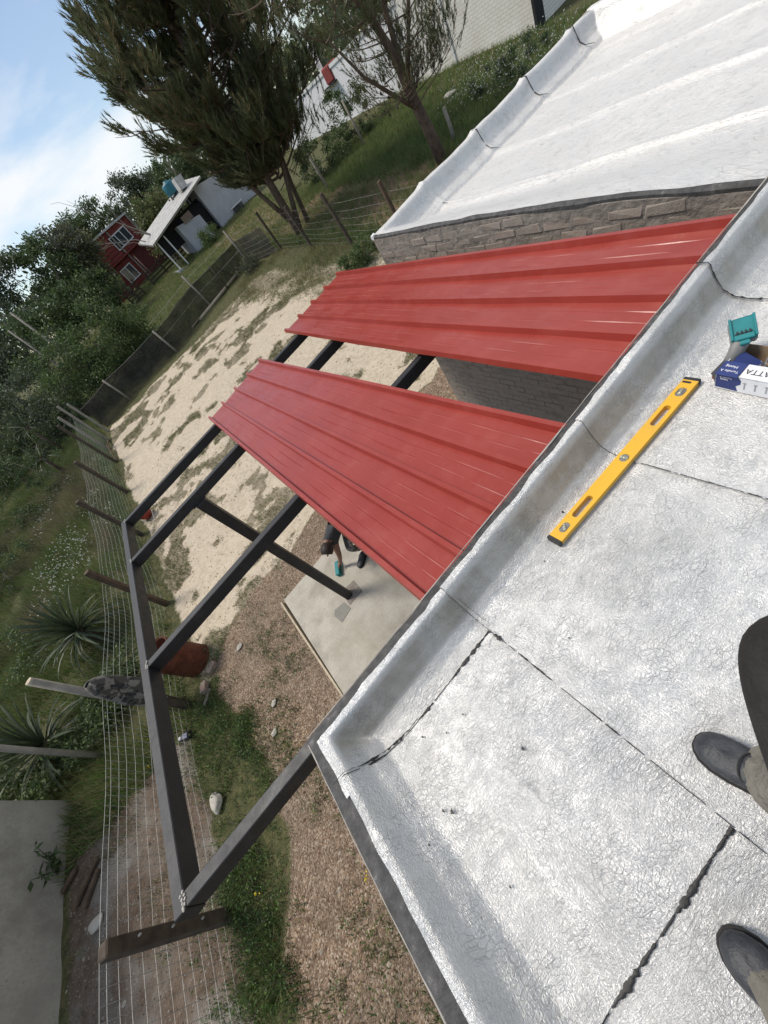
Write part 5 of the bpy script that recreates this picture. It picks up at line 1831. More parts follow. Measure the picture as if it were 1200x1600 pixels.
sky_trees = [
    ('tall dark gum tree on the left skyline with gaps of sky', (-4.5, 41), [((-4.6, 41, 7.4), (2.0, 1.8, 2.6)), ((-2.8, 41.4, 8.6), (1.5, 1.4, 1.6)), ((-5.8, 41, 5.0), (1.8, 1.4, 1.4))], ['leaf_dark', 'leaf_grey'], 9000),
    ('tall dark tree on the skyline left of the red house', (-0.2, 42), [((0.2, 42, 7.6), (1.9, 1.8, 2.0)), ((-1.2, 42, 5.6), (1.9, 1.6, 1.8)), ((0.6, 41.5, 5.2), (1.2, 1.2, 2.0))], ['leaf_dark', 'leaf_mid'], 9500),
    ('grey green pine like tree leaning over the left side of the red house', (1.6, 43), [((2.0, 43.2, 7.6), (1.4, 1.3, 1.5)), ((1.2, 42.5, 5.4), (1.0, 1.0, 1.2))], ['leaf_grey', 'leaf_olive'], 6500),
    ('olive drooping tree in front of the upper left of the red house', (3.0, 44), [((3.2, 44, 6.9), (1.0, 1.0, 0.9)), ((2.6, 44, 5.2), (0.55, 0.8, 0.9))], ['leaf_olive', 'leaf_grey'], 4200),
    ('dark round tree on the skyline above the red house', (6.5, 54), [((6.4, 54, 8.0), (2.4, 1.8, 1.8)), ((4.0, 54, 8.2), (1.8, 1.6, 1.8))], ['leaf_dark', 'leaf_mid'], 9000),
    ('dark bushy tree on the skyline right of the red house', (10.0, 53), [((10.2, 53, 7.6), (2.4, 1.8, 1.9)), ((12.2, 53, 6.8), (1.8, 1.6, 1.8))], ['leaf_dark', 'leaf_grey'], 9000),
    ('yellow green tree between the red house and the grey shed', (9.0, 43), [((9.3, 43, 5.2), (1.7, 1.4, 1.6)), ((8.2, 43, 4.4), (1.2, 1.2, 1.4)), ((10.6, 43, 5.0), (1.2, 1.2, 1.4))], ['leaf_olive', 'leaf_mid'], 11000),
    ('dark tree far behind the grey shed roof', (15.0, 50), [((14.6, 50, 6.6), (2.4, 1.8, 2.2)), ((17.2, 50, 6.0), (2.2, 1.8, 2.0))], ['leaf_dark', 'leaf_mid'], 9000),
    ('brownish tree between shed and white building', (19.0, 44), [((18.6, 44, 5.6), (2.2, 1.8, 2.2)), ((20.6, 44, 5.2), (1.8, 1.6, 2.0))], ['leaf_olive', 'leaf_grey'], 7000),
    ('pale leaved tree at the far left skyline', (-9.5, 42), [((-9.5, 42, 6.0), (2.4, 1.8, 2.6)), ((-12.0, 42, 6.6), (2.2, 1.8, 3.0)), ((-7.6, 42, 5.0), (1.6, 1.4, 1.8))], ['leaf_dark', 'leaf_grey'], 11000),
    ('dark low tree below the left skyline behind the hedge', (-4.0, 36), [((-4.0, 36, 4.4), (3.0, 1.6, 1.8)), ((0.2, 37, 4.6), (2.2, 1.4, 1.6))], ['leaf_dark', 'leaf_mid'], 11000),
    ('dark tree behind the roof tank of the white building', (30.0, 44), [((30.0, 44, 7.0), (3.4, 2.2, 3.2)), ((25.5, 45, 6.4), (2.8, 2.0, 2.4))], ['leaf_olive', 'leaf_dark'], 8000),
]
for lab, b_, el, mt, nl in sky_trees:
    tree('background_tree', lab, 'tree', b_, el, 60, nl, 0.34, 0.24, mt, 0.16, 'trees along the skyline', bark='bark_grey')
# far wood closing the horizon
P = np.concatenate([np.stack([rng.uniform(-160, 160, 26000), rng.uniform(70, 110, 26000), np.zeros(26000)], 1)])
P[:, 2] = tg(P[:, 0], P[:, 1]) + rng.uniform(0, 1, 26000) ** 0.8 * (5.0 + 3.0 * fbm(P[:, 0] * 0.12, P[:, 1] * 0.05, 77, 3))
V, F_ = leaf_cloud(P, 1.1, 0.7)
fw = nobj('far_wood', V, F_, [M['leaf_dark'], M['leaf_grey']], None, False, 'stuff', (rng.uniform(0, 1, len(F_)) < 0.4).astype(int))
tag(fw, 'distant dark wood along the horizon behind the houses', 'wood')

# shrubs on the right and by the fences
for lab, b_, el, mt, nl, sz in (
        ('dark green shrub in front of the white building, upper one', (16.6, 24.0), [((16.6, 24, 2.4), (1.3, 1.2, 1.3)), ((15.6, 24.4, 1.9), (0.9, 0.9, 0.9))], ['leaf_dark', 'leaf_mid'], 8000, 0.11),
        ('dark green shrub in front of the white building, lower one', (13.6, 24.0), [((13.4, 24, 2.0), (1.2, 1.0, 1.0)), ((14.6, 23.4, 1.7), (0.9, 0.8, 0.8))], ['leaf_dark', 'leaf_mid'], 7000, 0.11),
        ('fine leaved green shrub beside the corner of the brick wing', (7.0, 12.6), [((7.1, 12.5, 0.62), (0.60, 0.45, 0.40)), ((6.6, 12.9, 0.55), (0.4, 0.4, 0.3))], ['leaf_mid', 'leaf_dark'], 6500, 0.06),
        ('green bush against the porch of the grey shed', (9.3, 34.4), [((9.3, 34.4, 2.4), (0.85, 0.7, 0.75))], ['leaf_mid', 'leaf_mid'], 5000, 0.10),
        ('grey green bush at the end of the shade cloth fence', (6.4, 21.6), [((6.4, 21.6, 1.3), (0.5, 0.4, 0.4))], ['leaf_grey', 'leaf_olive'], 2500, 0.08),
        ('white flowering weeds along the edge of the brick wing roof', (15.3, 12.2), [((15.3, 12.4, 0.9), (1.0, 1.2, 0.6)), ((15.9, 14.0, 0.9), (0.9, 1.1, 0.55))], ['leaf_mid', 'leaf_grey'], 8000, 0.07)):
    tree('green_shrub', lab, 'shrub', b_, el, 40, nl, 0.14 if sz > 0.07 else 0.08, sz, mt, 0.05, bark='bark_grey')


# ---- pines
def shoots(P, D, L, needle, nn, width):
    """bottle-brush shoots: needles round each axis"""
    n = len(P)
    D = D / np.linalg.norm(D, axis=1)[:, None]
    e = np.cross(D, np.array([0.3, 0.5, 0.8])); e /= np.linalg.norm(e, axis=1)[:, None]
    g = np.cross(D, e)
    t_ = rng.uniform(0, 1, (n, nn)); a = rng.uniform(0, 2 * np.pi, (n, nn)); op = rng.uniform(0.35, 0.85, (n, nn))
    op = op * (1.15 - 0.6 * t_)
    st = P[:, None, :] + D[:, None, :] * (t_ * L[:, None])[..., None]
    rad = np.cos(a)[..., None] * e[:, None, :] + np.sin(a)[..., None] * g[:, None, :]
    dr_ = np.cos(op)[..., None] * D[:, None, :] + np.sin(op)[..., None] * rad
    ln = needle * rng.uniform(0.7, 1.15, (n, nn))[..., None]
    sd = np.cross(dr_, rad); sd /= np.linalg.norm(sd, axis=2)[..., None] + 1e-9
    a0 = st - sd * width / 2; a1 = st + sd * width / 2; a2 = st + dr_ * ln
    V = np.stack([a0, a1, a2], 2).reshape(-1, 3)
    return V, np.arange(len(V)).reshape(-1, 3)


def pine(label, base, stems, limbs, name='pine_tree', needle=0.16, nn=24, width=0.012, side_n=7, cones=0):
    bz = tz(base[0], base[1])
    t_ = thing(name, (base[0], base[1], bz), label, 'pine tree')
    tr_ = MB()
    for pts, rads in stems: tr_.tube([(p[0], p[1], p[2]) for p in pts], rads, 9)
    tr_.obj('trunk', M['bark'], t_, True)
    br = MB(); SP, SD, SL = [], [], []; cn = MB()
    for (st, tip, r_, dens_, bare) in limbs:
        st, tip = Vector(st), Vector(tip)
        L_ = (tip - st).length
        mid = st.lerp(tip, 0.5) + Vector((0, 0, -0.10 * L_))
        pts = []
        for i in range(7):
            u = i / 6
            pts.append(st * (1 - u) ** 2 + mid * 2 * u * (1 - u) + tip * u * u + Vector((random.uniform(-1, 1), random.uniform(-1, 1), random.uniform(-1, 1))) * 0.03 * L_ * 0.3)
        br.tube(pts, [r_ * (1 - 0.8 * i / 6) for i in range(7)], 5, False)
        for i in range(side_n):
            u = random.uniform(bare, 1.0)
            k = u * 6; i0 = min(5, int(k)); o_ = pts[i0].lerp(pts[i0 + 1], k - i0)
            ax_ = (pts[i0 + 1] - pts[i0]).normalized()
            d = (ax_ * 0.55 + Vector((random.gauss(0, 1), random.gauss(0, 1), random.gauss(0.35, 0.7))) * 0.6).normalized()
            sl = L_ * random.uniform(0.16, 0.34)
            e_ = o_ + d * sl + Vector((0, 0, 0.10 * sl))
            br.tube([o_, o_.lerp(e_, 0.5) - Vector((0, 0, 0.05 * sl)), e_], [r_ * 0.28, r_ * 0.2, r_ * 0.1], 4, False)
            if cones and random.random() < cones:
                c_ = o_.lerp(e_, random.uniform(0.3, 0.95))
                cn.lathe([(0.0, -0.05), (0.034, -0.03), (0.036, 0.0), (0.02, 0.035), (0.0, 0.05)], c_, 6)
            m_ = np.random.default_rng(int(random.random() * 1e9)).poisson(dens_)
            for j in range(m_):
                v = random.uniform(0.25, 1.0)
                SP.append(o_.lerp(e_, v) + Vector((random.gauss(0, 1), random.gauss(0, 1), random.gauss(0, 1))) * 0.05)
                SD.append((d * 0.45 + ax_ * 0.2 + Vector((random.gauss(0, .35), random.gauss(0, .35), 1.0 + random.gauss(0, .3)))).normalized())
                SL.append(random.uniform(0.25, 0.70))
    br.obj('branch', M['bark'], t_, False, 'stuff')
    if SP:
        V, F_ = shoots(np.array([tuple(p) for p in SP]), np.array([tuple(p) for p in SD]), np.array(SL), needle, nn, width)
        mi = (np.repeat(rng.uniform(0, 1, len(SP)) < 0.24, nn)).astype(int)
        nobj('crown', V, F_, [M['needle'], M['needle_brown']], t_, False, None, mi)
    if cn.v: cn.obj('cones', M['wood_dark'], t_, True, 'stuff')
    return t_


rr = random.Random(11)
limbs = []
bz = tz(8.7, 19.7)
for i in range(132):
    h = 2.0 + (11.2 - 2.0) * (i / 131) ** 1.05
    a = i * 2.399 + rr.uniform(-0.4, 0.4)
    prof_r = np.interp(h, [2.0, 3.0, 4.4, 5.8, 7.6, 9.6, 11.2], [1.5, 2.3, 3.3, 3.4, 2.1, 1.2, 0.6])
    ca, sa = math.cos(a), math.sin(a)
    r_ = prof_r * (rr.uniform(0.95, 1.32) if i % 3 == 0 else rr.uniform(0.45, 1.0))
    right = sa * -0.55 + ca * 0.83   # towards the bare side
    low = h < 4.6
    if ca > 0.1: r_ *= 1.3
    dn = 15
    bare = 0.28
    if low and right > 0.3: dn, bare = 9, 0.4
    st = (8.9 + 0.05 * h + 0.25 * math.sin(h), 19.7 + 0.2 * math.cos(h), bz + h)
    tip = (st[0] + ca * r_, st[1] + sa * r_ * 0.9, bz + h + r_ * rr.uniform(0.12, 0.42))
    limbs.append((st, tip, 0.055 * (1 - h / 16) + 0.012, dn, bare))
B0 = (8.65, 19.6, bz - 0.2)
stems = [([B0, (8.7, 19.65, bz + 1.2), (8.85, 19.7, bz + 3.2), (8.95, 19.8, bz + 6.5), (8.9, 19.7, bz + 12.0)], [0.20, 0.17, 0.14, 0.10, 0.03]),
         ([(8.75, 19.6, bz + 0.3), (9.3, 19.5, bz + 1.6), (10.0, 19.4, bz + 3.2), (10.7, 19.3, bz + 5.5)], [0.13, 0.10, 0.08, 0.04]),
         ([(8.7, 19.7, bz + 0.5), (8.2, 19.8, bz + 2.0), (7.7, 19.9, bz + 3.6), (7.2, 20.0, bz + 5.5)], [0.11, 0.09, 0.07, 0.03]),
         ([(9.6, 20.4, bz - 0.2), (9.9, 20.3, bz + 1.6), (10.6, 20.4, bz + 3.6), (11.4, 20.4, bz + 6.0)], [0.12, 0.10, 0.08, 0.04])]
# thin bare twigs low on the right side
for i in range(26):
    s0 = (9.2 + rr.uniform(0, 1.2), 19.4 + rr.uniform(0, 0.9), bz + rr.uniform(1.2, 4.0))
    limbs.append((s0, (s0[0] + rr.uniform(0.6, 2.4), s0[1] + rr.uniform(-1.6, 1.0), s0[2] + rr.uniform(0.2, 1.6)), 0.018, 0.7, 0.5))
pine('large dense dark green pine with several stems behind the yard fence', (8.65, 19.6), stems, limbs, nn=26, width=0.030, side_n=10, cones=0.03, needle=0.20)

limbs = []
bz = tz(11.95, 13.4)
T0 = Vector((11.98, 13.45, bz - 0.3))
fork = Vector((11.68, 13.5, bz + 2.2))
stems = [([T0, (11.85, 13.47, bz + 1.0), fork, (11.62, 13.5, bz + 2.9), (11.35, 13.5, bz + 3.8), (10.8, 13.5, bz + 5.0), (10.4, 13.6, bz + 6.4)], [0.21, 0.18, 0.155, 0.13, 0.10, 0.075, 0.04]),
         ([fork, (11.8, 13.5, bz + 3.2), (11.95, 13.5, bz + 4.4), (12.05, 13.6, bz + 6.8)], [0.11, 0.085, 0.065, 0.03]),
         ([fork, (12.2, 13.45, bz + 2.9), (12.8, 13.4, bz + 3.8), (13.4, 13.3, bz + 5.4)], [0.085, 0.065, 0.05, 0.02]),
         ([(11.75, 13.48, bz + 1.6), (11.1, 13.4, bz + 2.2), (10.2, 13.3, bz + 3.1), (9.5, 13.2, bz + 4.2)], [0.075, 0.06, 0.045, 0.02])]
for i in range(74):
    h = rr.uniform(1.7, 6.4)
    a = rr.uniform(0, 2 * math.pi)
    ax0 = {0: (11.7 - (h - 2.2) * 0.3, 13.5), 1: (11.8 + (h - 2.2) * 0.06, 13.5), 2: (11.75 + (h - 2.2) * 0.5, 13.4), 3: (11.7 - max(0, h - 1.6) * 0.85, 13.35)}[i % 4]
    r_ = rr.uniform(0.8, 2.0)
    st = (ax0[0], ax0[1], bz + h)
    rightish = math.cos(a) > 0.2
    limbs.append((st, (st[0] + math.cos(a) * r_, st[1] + math.sin(a) * r_, bz + h + rr.uniform(0.0, 0.9)), 0.022, 4.0 if rightish or h > 3.6 else 1.6, 0.45))
pine('sparse half bare pine with many cones beside the brick wing', (11.95, 13.4), stems, limbs, name='bare_pine', needle=0.13, nn=20, width=0.018, side_n=8, cones=0.16)

# bare dead branches sticking up in front of the red house
dt = thing('dead_tree', (6.6, 38, tz(6.6, 38)), 'pale leafless dead tree reaching over the red house', 'tree')
q = MB()
def twig(a, b, r_, dep):
    a, b = Vector(a), Vector(b)
    m_ = a.lerp(b, 0.5) + Vector((random.uniform(-.15, .15), 0, random.uniform(-.1, .2)))
    q.tube([a, m_, b], [r_, r_ * 0.8, r_ * 0.5], 5, False)
    if dep:
        for k in range(3):
            s = a.lerp(b, random.uniform(0.3, 0.95))
            d = (b - a).normalized() + Vector((random.uniform(-.8, .8), random.uniform(-.4, .4), random.uniform(-.3, .8)))
            twig(s, s + d.normalized() * (b - a).length * random.uniform(0.35, 0.6), r_ * 0.5, dep - 1)
twig((7.0, 38, 2.2), (6.9, 38, 4.6), 0.08, 0)
twig((6.9, 38, 4.6), (5.0, 38, 7.2), 0.045, 2)
twig((6.9, 38, 4.5), (6.0, 38, 5.4), 0.04, 2)
twig((6.6, 38, 4.2), (4.6, 38, 5.6), 0.04, 2)
q.obj('branches', M['wood_grey'], dt, True)


# ---- yuccas: every leaf a part
def yucca_leaf(L_, w_, bend):
    V, F_ = [], []
    n = 6
    for i in range(n + 1):
        u = i / n
        ww = w_ * (0.6 + 0.7 * u) * (1 - u ** 3) / 2 + 0.0015
        x = L_ * u * math.cos(bend * u * 0.5); z = L_ * u * math.sin(-bend * u * u * 0.6)
        V += [(x, -ww, z + ww * 0.5), (x, 0, z), (x, ww, z + ww * 0.5)]
        if i:
            o = 3 * i
            F_ += [(o - 3, o - 2, o + 1, o), (o - 2, o - 1, o + 2, o + 1)]
    me = bpy.data.meshes.new('leaf'); me.from_pydata(V, [], F_); me.materials.append(M['yucca'])
    return me


yl = [yucca_leaf(0.95, 0.060, 0.15), yucca_leaf(0.90, 0.058, 0.5), yucca_leaf(1.05, 0.062, 0.9)]
for (x, y, h, n, s, lab) in ((-5.75, 8.9, 0.60, 110, 1.1, 'large spiky yucca outside the wire fence, nearest to the frame rail'),
                            (-6.9, 7.0, 0.5, 90, 1.2, 'spiky yucca cut by the left edge behind the sawn pole'),
                            (-8.3, 23.0, 1.3, 44, 1.0, 'far yucca rosette under the dark hedge, left one'),
                            (-6.3, 20.6, 1.1, 44, 0.9, 'far yucca rosette near the fence corner, right one'),
                            (-6.3, 23.6, 1.7, 40, 0.9, 'far yucca rosette below the hedge, highest one')):
    zb = tz(x, y)
    yt = thing('yucca_plant', (x, y, zb), lab, 'yucca', 'yuccas outside the wire fence')
    MB().tube([(x, y, zb - 0.1), (x + 0.05, y, zb + h)], [0.10, 0.075], 8).obj('stem', M['bark'], yt, True)
    for i in range(n):
        el = R(-20) + R(105) * (i / n) ** 0.9 + random.uniform(-.12, .12)
        az = i * 2.399 + random.uniform(-.2, .2)
        o = bpy.data.objects.new('leaf', yl[0] if el > 0.6 else (yl[1] if el > 0.1 else yl[2]))
        COL.objects.link(o)
        o.parent = yt
        o.location = Vector((0.05, 0, h - 0.12 + 0.12 * i / n))
        o.rotation_euler = (random.uniform(-.3, .3), -el, az)
        k = s * random.uniform(0.8, 1.1)
        o.scale = (k, k, k)


# ---- grass, weeds, flowers, stones as stuff
def scatter(n, x0, x1, y0, y1, dfun):
    x = rng.uniform(x0, x1, n); y = rng.uniform(y0, y1, n)
    k = rng.uniform(0, 1, n) < dfun(x, y)
    return x[k], y[k]


def blades(x, y, h, w_, lean=0.5, per=4, spread=0.03):
    x = np.repeat(x, per) + rng.normal(size=len(x) * per) * spread
    y = np.repeat(y, per) + rng.normal(size=len(y) * per) * spread
    n = len(x)
    hh = (np.repeat(h, per) if hasattr(h, '__len__') else h) * rng.uniform(0.5, 1.2, n)
    z = tg(x, y) - 0.01
    a = rng.uniform(0, 2 * np.pi, n); b = rng.uniform(0, 2 * np.pi, n)
    ln = hh * lean * rng.uniform(0.1, 1.2, n)
    ww = w_ * rng.uniform(0.6, 1.3, n) / 2
    p0 = np.stack([x - np.cos(a) * ww, y - np.sin(a) * ww, z], 1); p1 = np.stack([x + np.cos(a) * ww, y + np.sin(a) * ww, z], 1)
    p2 = np.stack([x + np.cos(b) * ln, y + np.sin(b) * ln, z + hh], 1)
    return np.stack([p0, p1, p2], 1).reshape(-1, 3), np.arange(3 * n).reshape(n, 3)


def grass(name, label, mats, probs, args):
    Vs, Fs, o = [], [], 0
    for V, F_ in args:
        Vs.append(V); Fs.append(F_ + o); o += len(V)
    V = np.concatenate(Vs); F_ = np.concatenate(Fs)
    u = rng.uniform(0, 1, len(F_)); mi = np.searchsorted(np.cumsum(probs)[:-1], u)
    ob = nobj(name, V, F_, [M[q] for q in mats], None, False, 'stuff', mi)
    return tag(ob, label, 'grass')


def d_strip(x, y):
    n = fbm(x * 1.3, y * 1.3, 91, 4) + 0.35 * (fbm(x * 5, y * 5, 92, 3) - 0.5)
    g, s, p, so, br = masks(x, y)
    return (0.06 + np.clip((n - 0.46) * 3.4, 0, 1) ** 1.2) * (1 - g * (1 - 0.10 * sstep(0.56, 0.66, n)) * sstep(-3.75, -3.3, x + 0.9 * (n - 0.5))) * (1 - so * 0.85) * (1 - 0.9 * s)


def d_out(x, y):
    n = fbm(x * 0.8, y * 0.8, 95, 4)
    g, s, p, so, br = masks(x, y)
    return np.clip(0.25 + (n - 0.4) * 3, 0, 1) * (1 - so * 0.92) * (1 - s) * (1 - ((x > -9.9) & (x < -6.75) & (y > 2.9) & (y < 5.9)))


def d_patch(x, y):
    g, s, p, so, br = masks(x, y)
    return np.clip(p * 1.1 - 0.08, 0, 1) * np.clip(0.35 + 2.2 * (fbm(x * 0.8, y * 0.8, 211, 3) - 0.38), 0.15, 1)


x, y = scatter(30000, -4.7, -2.3, -1.0, 5.6, d_strip)
a1 = blades(x, y, 0.05 + 0.12 * fbm(x * 2, y * 2, 99, 3), 0.011, 1.1, 4, 0.035)
leafP = np.stack([np.repeat(x[::2], 4) + rng.normal(size=len(x[::2]) * 4) * .04, np.repeat(y[::2], 4) + rng.normal(size=len(y[::2]) * 4) * .04, np.zeros(len(x[::2]) * 4)], 1)
leafP[:, 2] = tg(leafP[:, 0], leafP[:, 1]) + rng.uniform(0.0, 0.13, len(leafP))
a2 = leaf_cloud(leafP, 0.030, 0.6)
a2 = (a2[0], a2[1])
q1 = grass('green_weeds', 'green weeds growing along the fence between the frame beams', ['grass_dark', 'grass_green', 'grass_olive', 'straw_grey'], [0.34, 0.26, 0.20, 0.20], [a1])
V, F_ = a2
w2 = nobj('broad_weeds', V, F_, [M['grass_dark'], M['leaf_dark'], M['grass_green']], None, False, 'stuff', np.searchsorted(np.array([0.45, 0.85]), rng.uniform(0, 1, len(F_))))
tag(w2, 'low broad leaved weeds among the grass by the fence', 'weeds')
x, y = scatter(52000, -12.5, -4.0, 4.6, 24, d_out)
hts = 0.16 + 0.28 * fbm(x * 0.6, y * 0.6, 98, 3)
grass('meadow_grass', 'rough green and straw meadow grass outside the wire fence', ['grass_green', 'grass_olive', 'grass_dark', 'grass_dry'], [0.30, 0.24, 0.28, 0.18], [blades(x, y, hts, 0.016, 0.9, 5, 0.05)])
x, y = scatter(90000, -3.9, 8.2, 5.0, 21.5, d_patch)
grass('sand_tufts', 'low dull tufts growing in patches on the pale sand', ['grass_olive', 'grass_dry', 'grass_green', 'straw_grey'], [0.32, 0.18, 0.20, 0.30], [blades(x, y, 0.05 + 0.05 * fbm(x, y, 44, 3), 0.013, 1.2, 4, 0.03)])
x, y = scatter(2600, -3.4, -0.9, -1.5, 6.0, lambda x, y: np.clip((fbm(x * 1.3, y * 1.3, 120, 3) - 0.50) * 5, 0, 1) * (1 - ((x > -1.75) & (y < 4.95))))
grass('chip_weeds', 'scattered small weeds on the brown chips beside the house', ['grass_dark', 'leaf_grey', 'grass_green'], [0.4, 0.3, 0.3], [blades(x, y, 0.07, 0.010, 1.3, 9, 0.035)])
x, y = scatter(60000, -14, 14, 22.6, 46, lambda x, y: 0.8 + 0 * x)
grass('back_lawn', 'yellow green lawn beyond the shade cloth fence', ['grass_green', 'grass_olive', 'grass_dry'], [0.45, 0.40, 0.15], [blades(x, y, 0.16, 0.03, 0.9, 3, 0.08)])
x, y = scatter(60000, 8.0, 20.4, 3, 25, lambda x, y: np.clip(0.15 + 1.1 * (1 - masks(x, y)[4]), 0, 1) * np.clip(1.3 - sstep(15.5, 19, x + 0.4 * (fbm(x, y, 3, 3) - .5)), 0.15, 1))
grass('slope_grass', 'long green grass on the slope below the white building', ['grass_green', 'grass_dark', 'grass_olive', 'grass_dry'], [0.42, 0.22, 0.22, 0.14], [blades(x, y, 0.26, 0.022, 0.9, 4, 0.06)])
x, y = scatter(14000, 4.5, 11.5, 9.5, 21.5, lambda x, y: np.clip((fbm(x * 0.9, y * 0.9, 130, 3) - 0.42) * 4, 0, 1) * sstep(4.5, 7.5, x + 0.12 * (y - 8)))
grass('dry_grass', 'dry straw grass along the right fence line', ['grass_dry', 'grass_olive', 'grass_green'], [0.5, 0.3, 0.2], [blades(x, y, 0.18, 0.014, 1.0, 5, 0.05)])


def flowers(name, label, pts, size, mat):
    P = np.array(pts)
    V, F_ = leaf_cloud(np.repeat(P, 4, 0) + rng.normal(size=(len(P) * 4, 3)) * size * 0.3, size, 0.9)
    return tag(nobj(name, V, F_, M[mat], None, False, 'stuff'), label, 'flowers')


x, y = scatter(2600, -7.6, -4.2, 11.5, 18.5, lambda x, y: np.clip((fbm(x * 0.8, y * 0.8, 140, 3) - 0.42) * 4, 0, 0.55))
x2, y2 = scatter(5000, -10.5, -4.6, 11.5, 20, lambda x, y: np.clip((fbm(x * 0.5, y * 0.5, 160, 3) - 0.46) * 6, 0, 1))
grass('dry_stalks', 'tall straw coloured dry stalks in the meadow outside the fence', ['grass_dry', 'straw_grey', 'grass_olive'], [0.5, 0.3, 0.2], [blades(x2, y2, 0.55, 0.014, 0.8, 5, 0.05)])
for lab_, b_, el_ in (('dark leafy weeds outside the fence between yucca and sawn pole', (-5.2, 6.9), [((-5.2, 6.9, 0.25), (0.7, 0.8, 0.25)), ((-5.9, 6.4, 0.25), (0.6, 0.5, 0.25))]),
                     ('dark leafy weeds outside the fence above the concrete block', (-6.9, 6.6), [((-6.9, 6.5, 0.30), (0.9, 0.5, 0.3)), ((-7.9, 6.9, 0.4), (0.8, 0.6, 0.4))]),
                     ('leafy undergrowth left of the large yucca', (-7.4, 10.6), [((-7.4, 10.4, 0.35), (1.0, 1.0, 0.35)), ((-8.6, 11.5, 0.5), (0.9, 0.9, 0.5))]),
                     ('tall leafy bush outside the fence near the yard corner', (-6.2, 19.0), [((-6.2, 19.2, 1.9), (1.2, 0.9, 1.0)), ((-7.6, 20.0, 2.2), (1.3, 1.0, 1.2))]),
                     ('dense bush against the left edge behind the flowers', (-8.8, 15.5), [((-8.8, 15.6, 1.1), (1.3, 1.0, 0.7)), ((-10.2, 16.5, 1.5), (1.3, 1.1, 1.0))]),
                     ('tall dark bush beyond the fence corner below the hedge', (-7.4, 24.5), [((-7.4, 24.5, 2.4), (1.5, 1.0, 1.2)), ((-5.6, 23.4, 2.0), (1.2, 0.9, 0.9))]),
                     ('tall dark bush at the left edge above the flowers', (-10.6, 20.0), [((-10.4, 20.2, 2.2), (1.6, 1.1, 1.4)), ((-12.2, 19.5, 2.2), (1.5, 1.1, 1.5)), ((-9.2, 21.8, 2.0), (1.2, 1.0, 1.0))]),
                     ('leafy undergrowth below the far yuccas', (-7.5, 18.6), [((-7.5, 18.6, 1.2), (1.3, 1.0, 0.5)), ((-9.5, 19.5, 1.3), (1.3, 1.0, 0.6))])):
    tree('green_shrub', lab_, 'shrub', b_, el_, 40, 5200, 0.10, 0.075, ['leaf_dark', 'leaf_mid'], 0.03, bark='bark_grey')
x2, y2 = scatter(4200, -6.7, -4.1, 0.2, 5.2, lambda x, y: masks(x, y)[3] * 0.9)
n = len(x2)
oct0 = np.array([(1, 0, 0), (0, 1, 0), (-1, 0, 0), (0, -1, 0), (0, 0, .7), (0, 0, -.6)])
s2 = rng.uniform(0.004, 0.013, n) * (1 + 1.8 * (rng.uniform(0, 1, n) > 0.975))
V = np.stack([x2[:, None] + oct0[None, :, 0] * s2[:, None] * rng.uniform(.6, 1.8, n)[:, None], y2[:, None] + oct0[None, :, 1] * s2[:, None], tg(x2, y2)[:, None] + oct0[None, :, 2] * s2[:, None]], 2).reshape(-1, 3)
F_ = (np.array([(0, 1, 4), (1, 2, 4), (2, 3, 4), (3, 0, 4)])[None] + (np.arange(n) * 6)[:, None, None]).reshape(-1, 3)
rb = nobj('rubble', V, F_, [M['wood_dark'], M['mortar'], M['wood_grey']], None, False, 'stuff', np.repeat(rng.integers(0, 3, n), 4))
tag(rb, 'grey crumbs and rubble on the bare soil by the concrete block', 'rubble')
x2, y2 = scatter(1500, -6.7, -4.1, 0.0, 5.2, lambda x, y: masks(x, y)[3] * np.clip((fbm(x * 1.4, y * 1.4, 170, 3) - 0.42) * 5, 0, 1))
grass('soil_weeds', 'thin dry weeds on the bare soil by the concrete block', ['straw_grey', 'grass_dark', 'grass_olive'], [0.45, 0.3, 0.25], [blades(x2, y2, 0.10, 0.008, 1.2, 6, 0.05)])
flowers('white_wildflowers', 'small white wild flowers in the grass outside the fence', np.stack([x, y, tg(x, y) + rng.uniform(.15, .45, len(x))], 1), 0.024, 'white_petal')
x, y = scatter(1500, 14.2, 17.0, 11, 15.5, lambda x, y: 0 * x + 0.5)
flowers('white_blossom', 'white blossom on the weeds beyond the brick wing roof', np.stack([x, y, tg(x, y) + rng.uniform(.4, 1.2, len(x))], 1), 0.022, 'white_petal')
yp = [(-4.72, 5.05), (-4.66, 5.0), (-4.80, 4.95), (-4.60, 4.93), (-4.75, 5.12), (-4.9, 4.75), (-4.84, 4.70), (-3.6, 2.05), (-2.42, 1.32), (-2.40, 1.26), (-2.44, 1.28), (-4.15, 4.4)]
flowers('yellow_wildflowers', 'little yellow flowers by the fence and the house wall', [(a, b, tz(a, b) + random.uniform(.10, .22)) for a, b in yp], 0.022, 'yellow_petal')

# weed leaning out of the concrete block joint
q = MB()
cwd = thing('wall_weed', (-6.72, 4.75, 0.5), 'dark weed sprouting from the base of the concrete block', 'weed')
for i in range(9):
    a = random.uniform(-1.2, 1.2)
    p0 = Vector((-6.78, 4.70, 0.06)); p1 = p0 + Vector((random.uniform(0.05, 0.25), 0.28 * math.sin(a), random.uniform(0.15, 0.5)))
    q.tube([p0, p0.lerp(p1, 0.5) + Vector((0.03, 0, 0)), p1], [0.008, 0.006, 0.003], 4)
    V_, F2 = leaf_cloud(np.array([tuple(p0.lerp(p1, u)) for u in np.linspace(0.4, 1, 7)]), 0.13, 0.4)
    q.add([tuple(v) for v in V_], [tuple(f) for f in F2])
q.obj('leaves', M['leaf_dark'], cwd, kind='stuff')

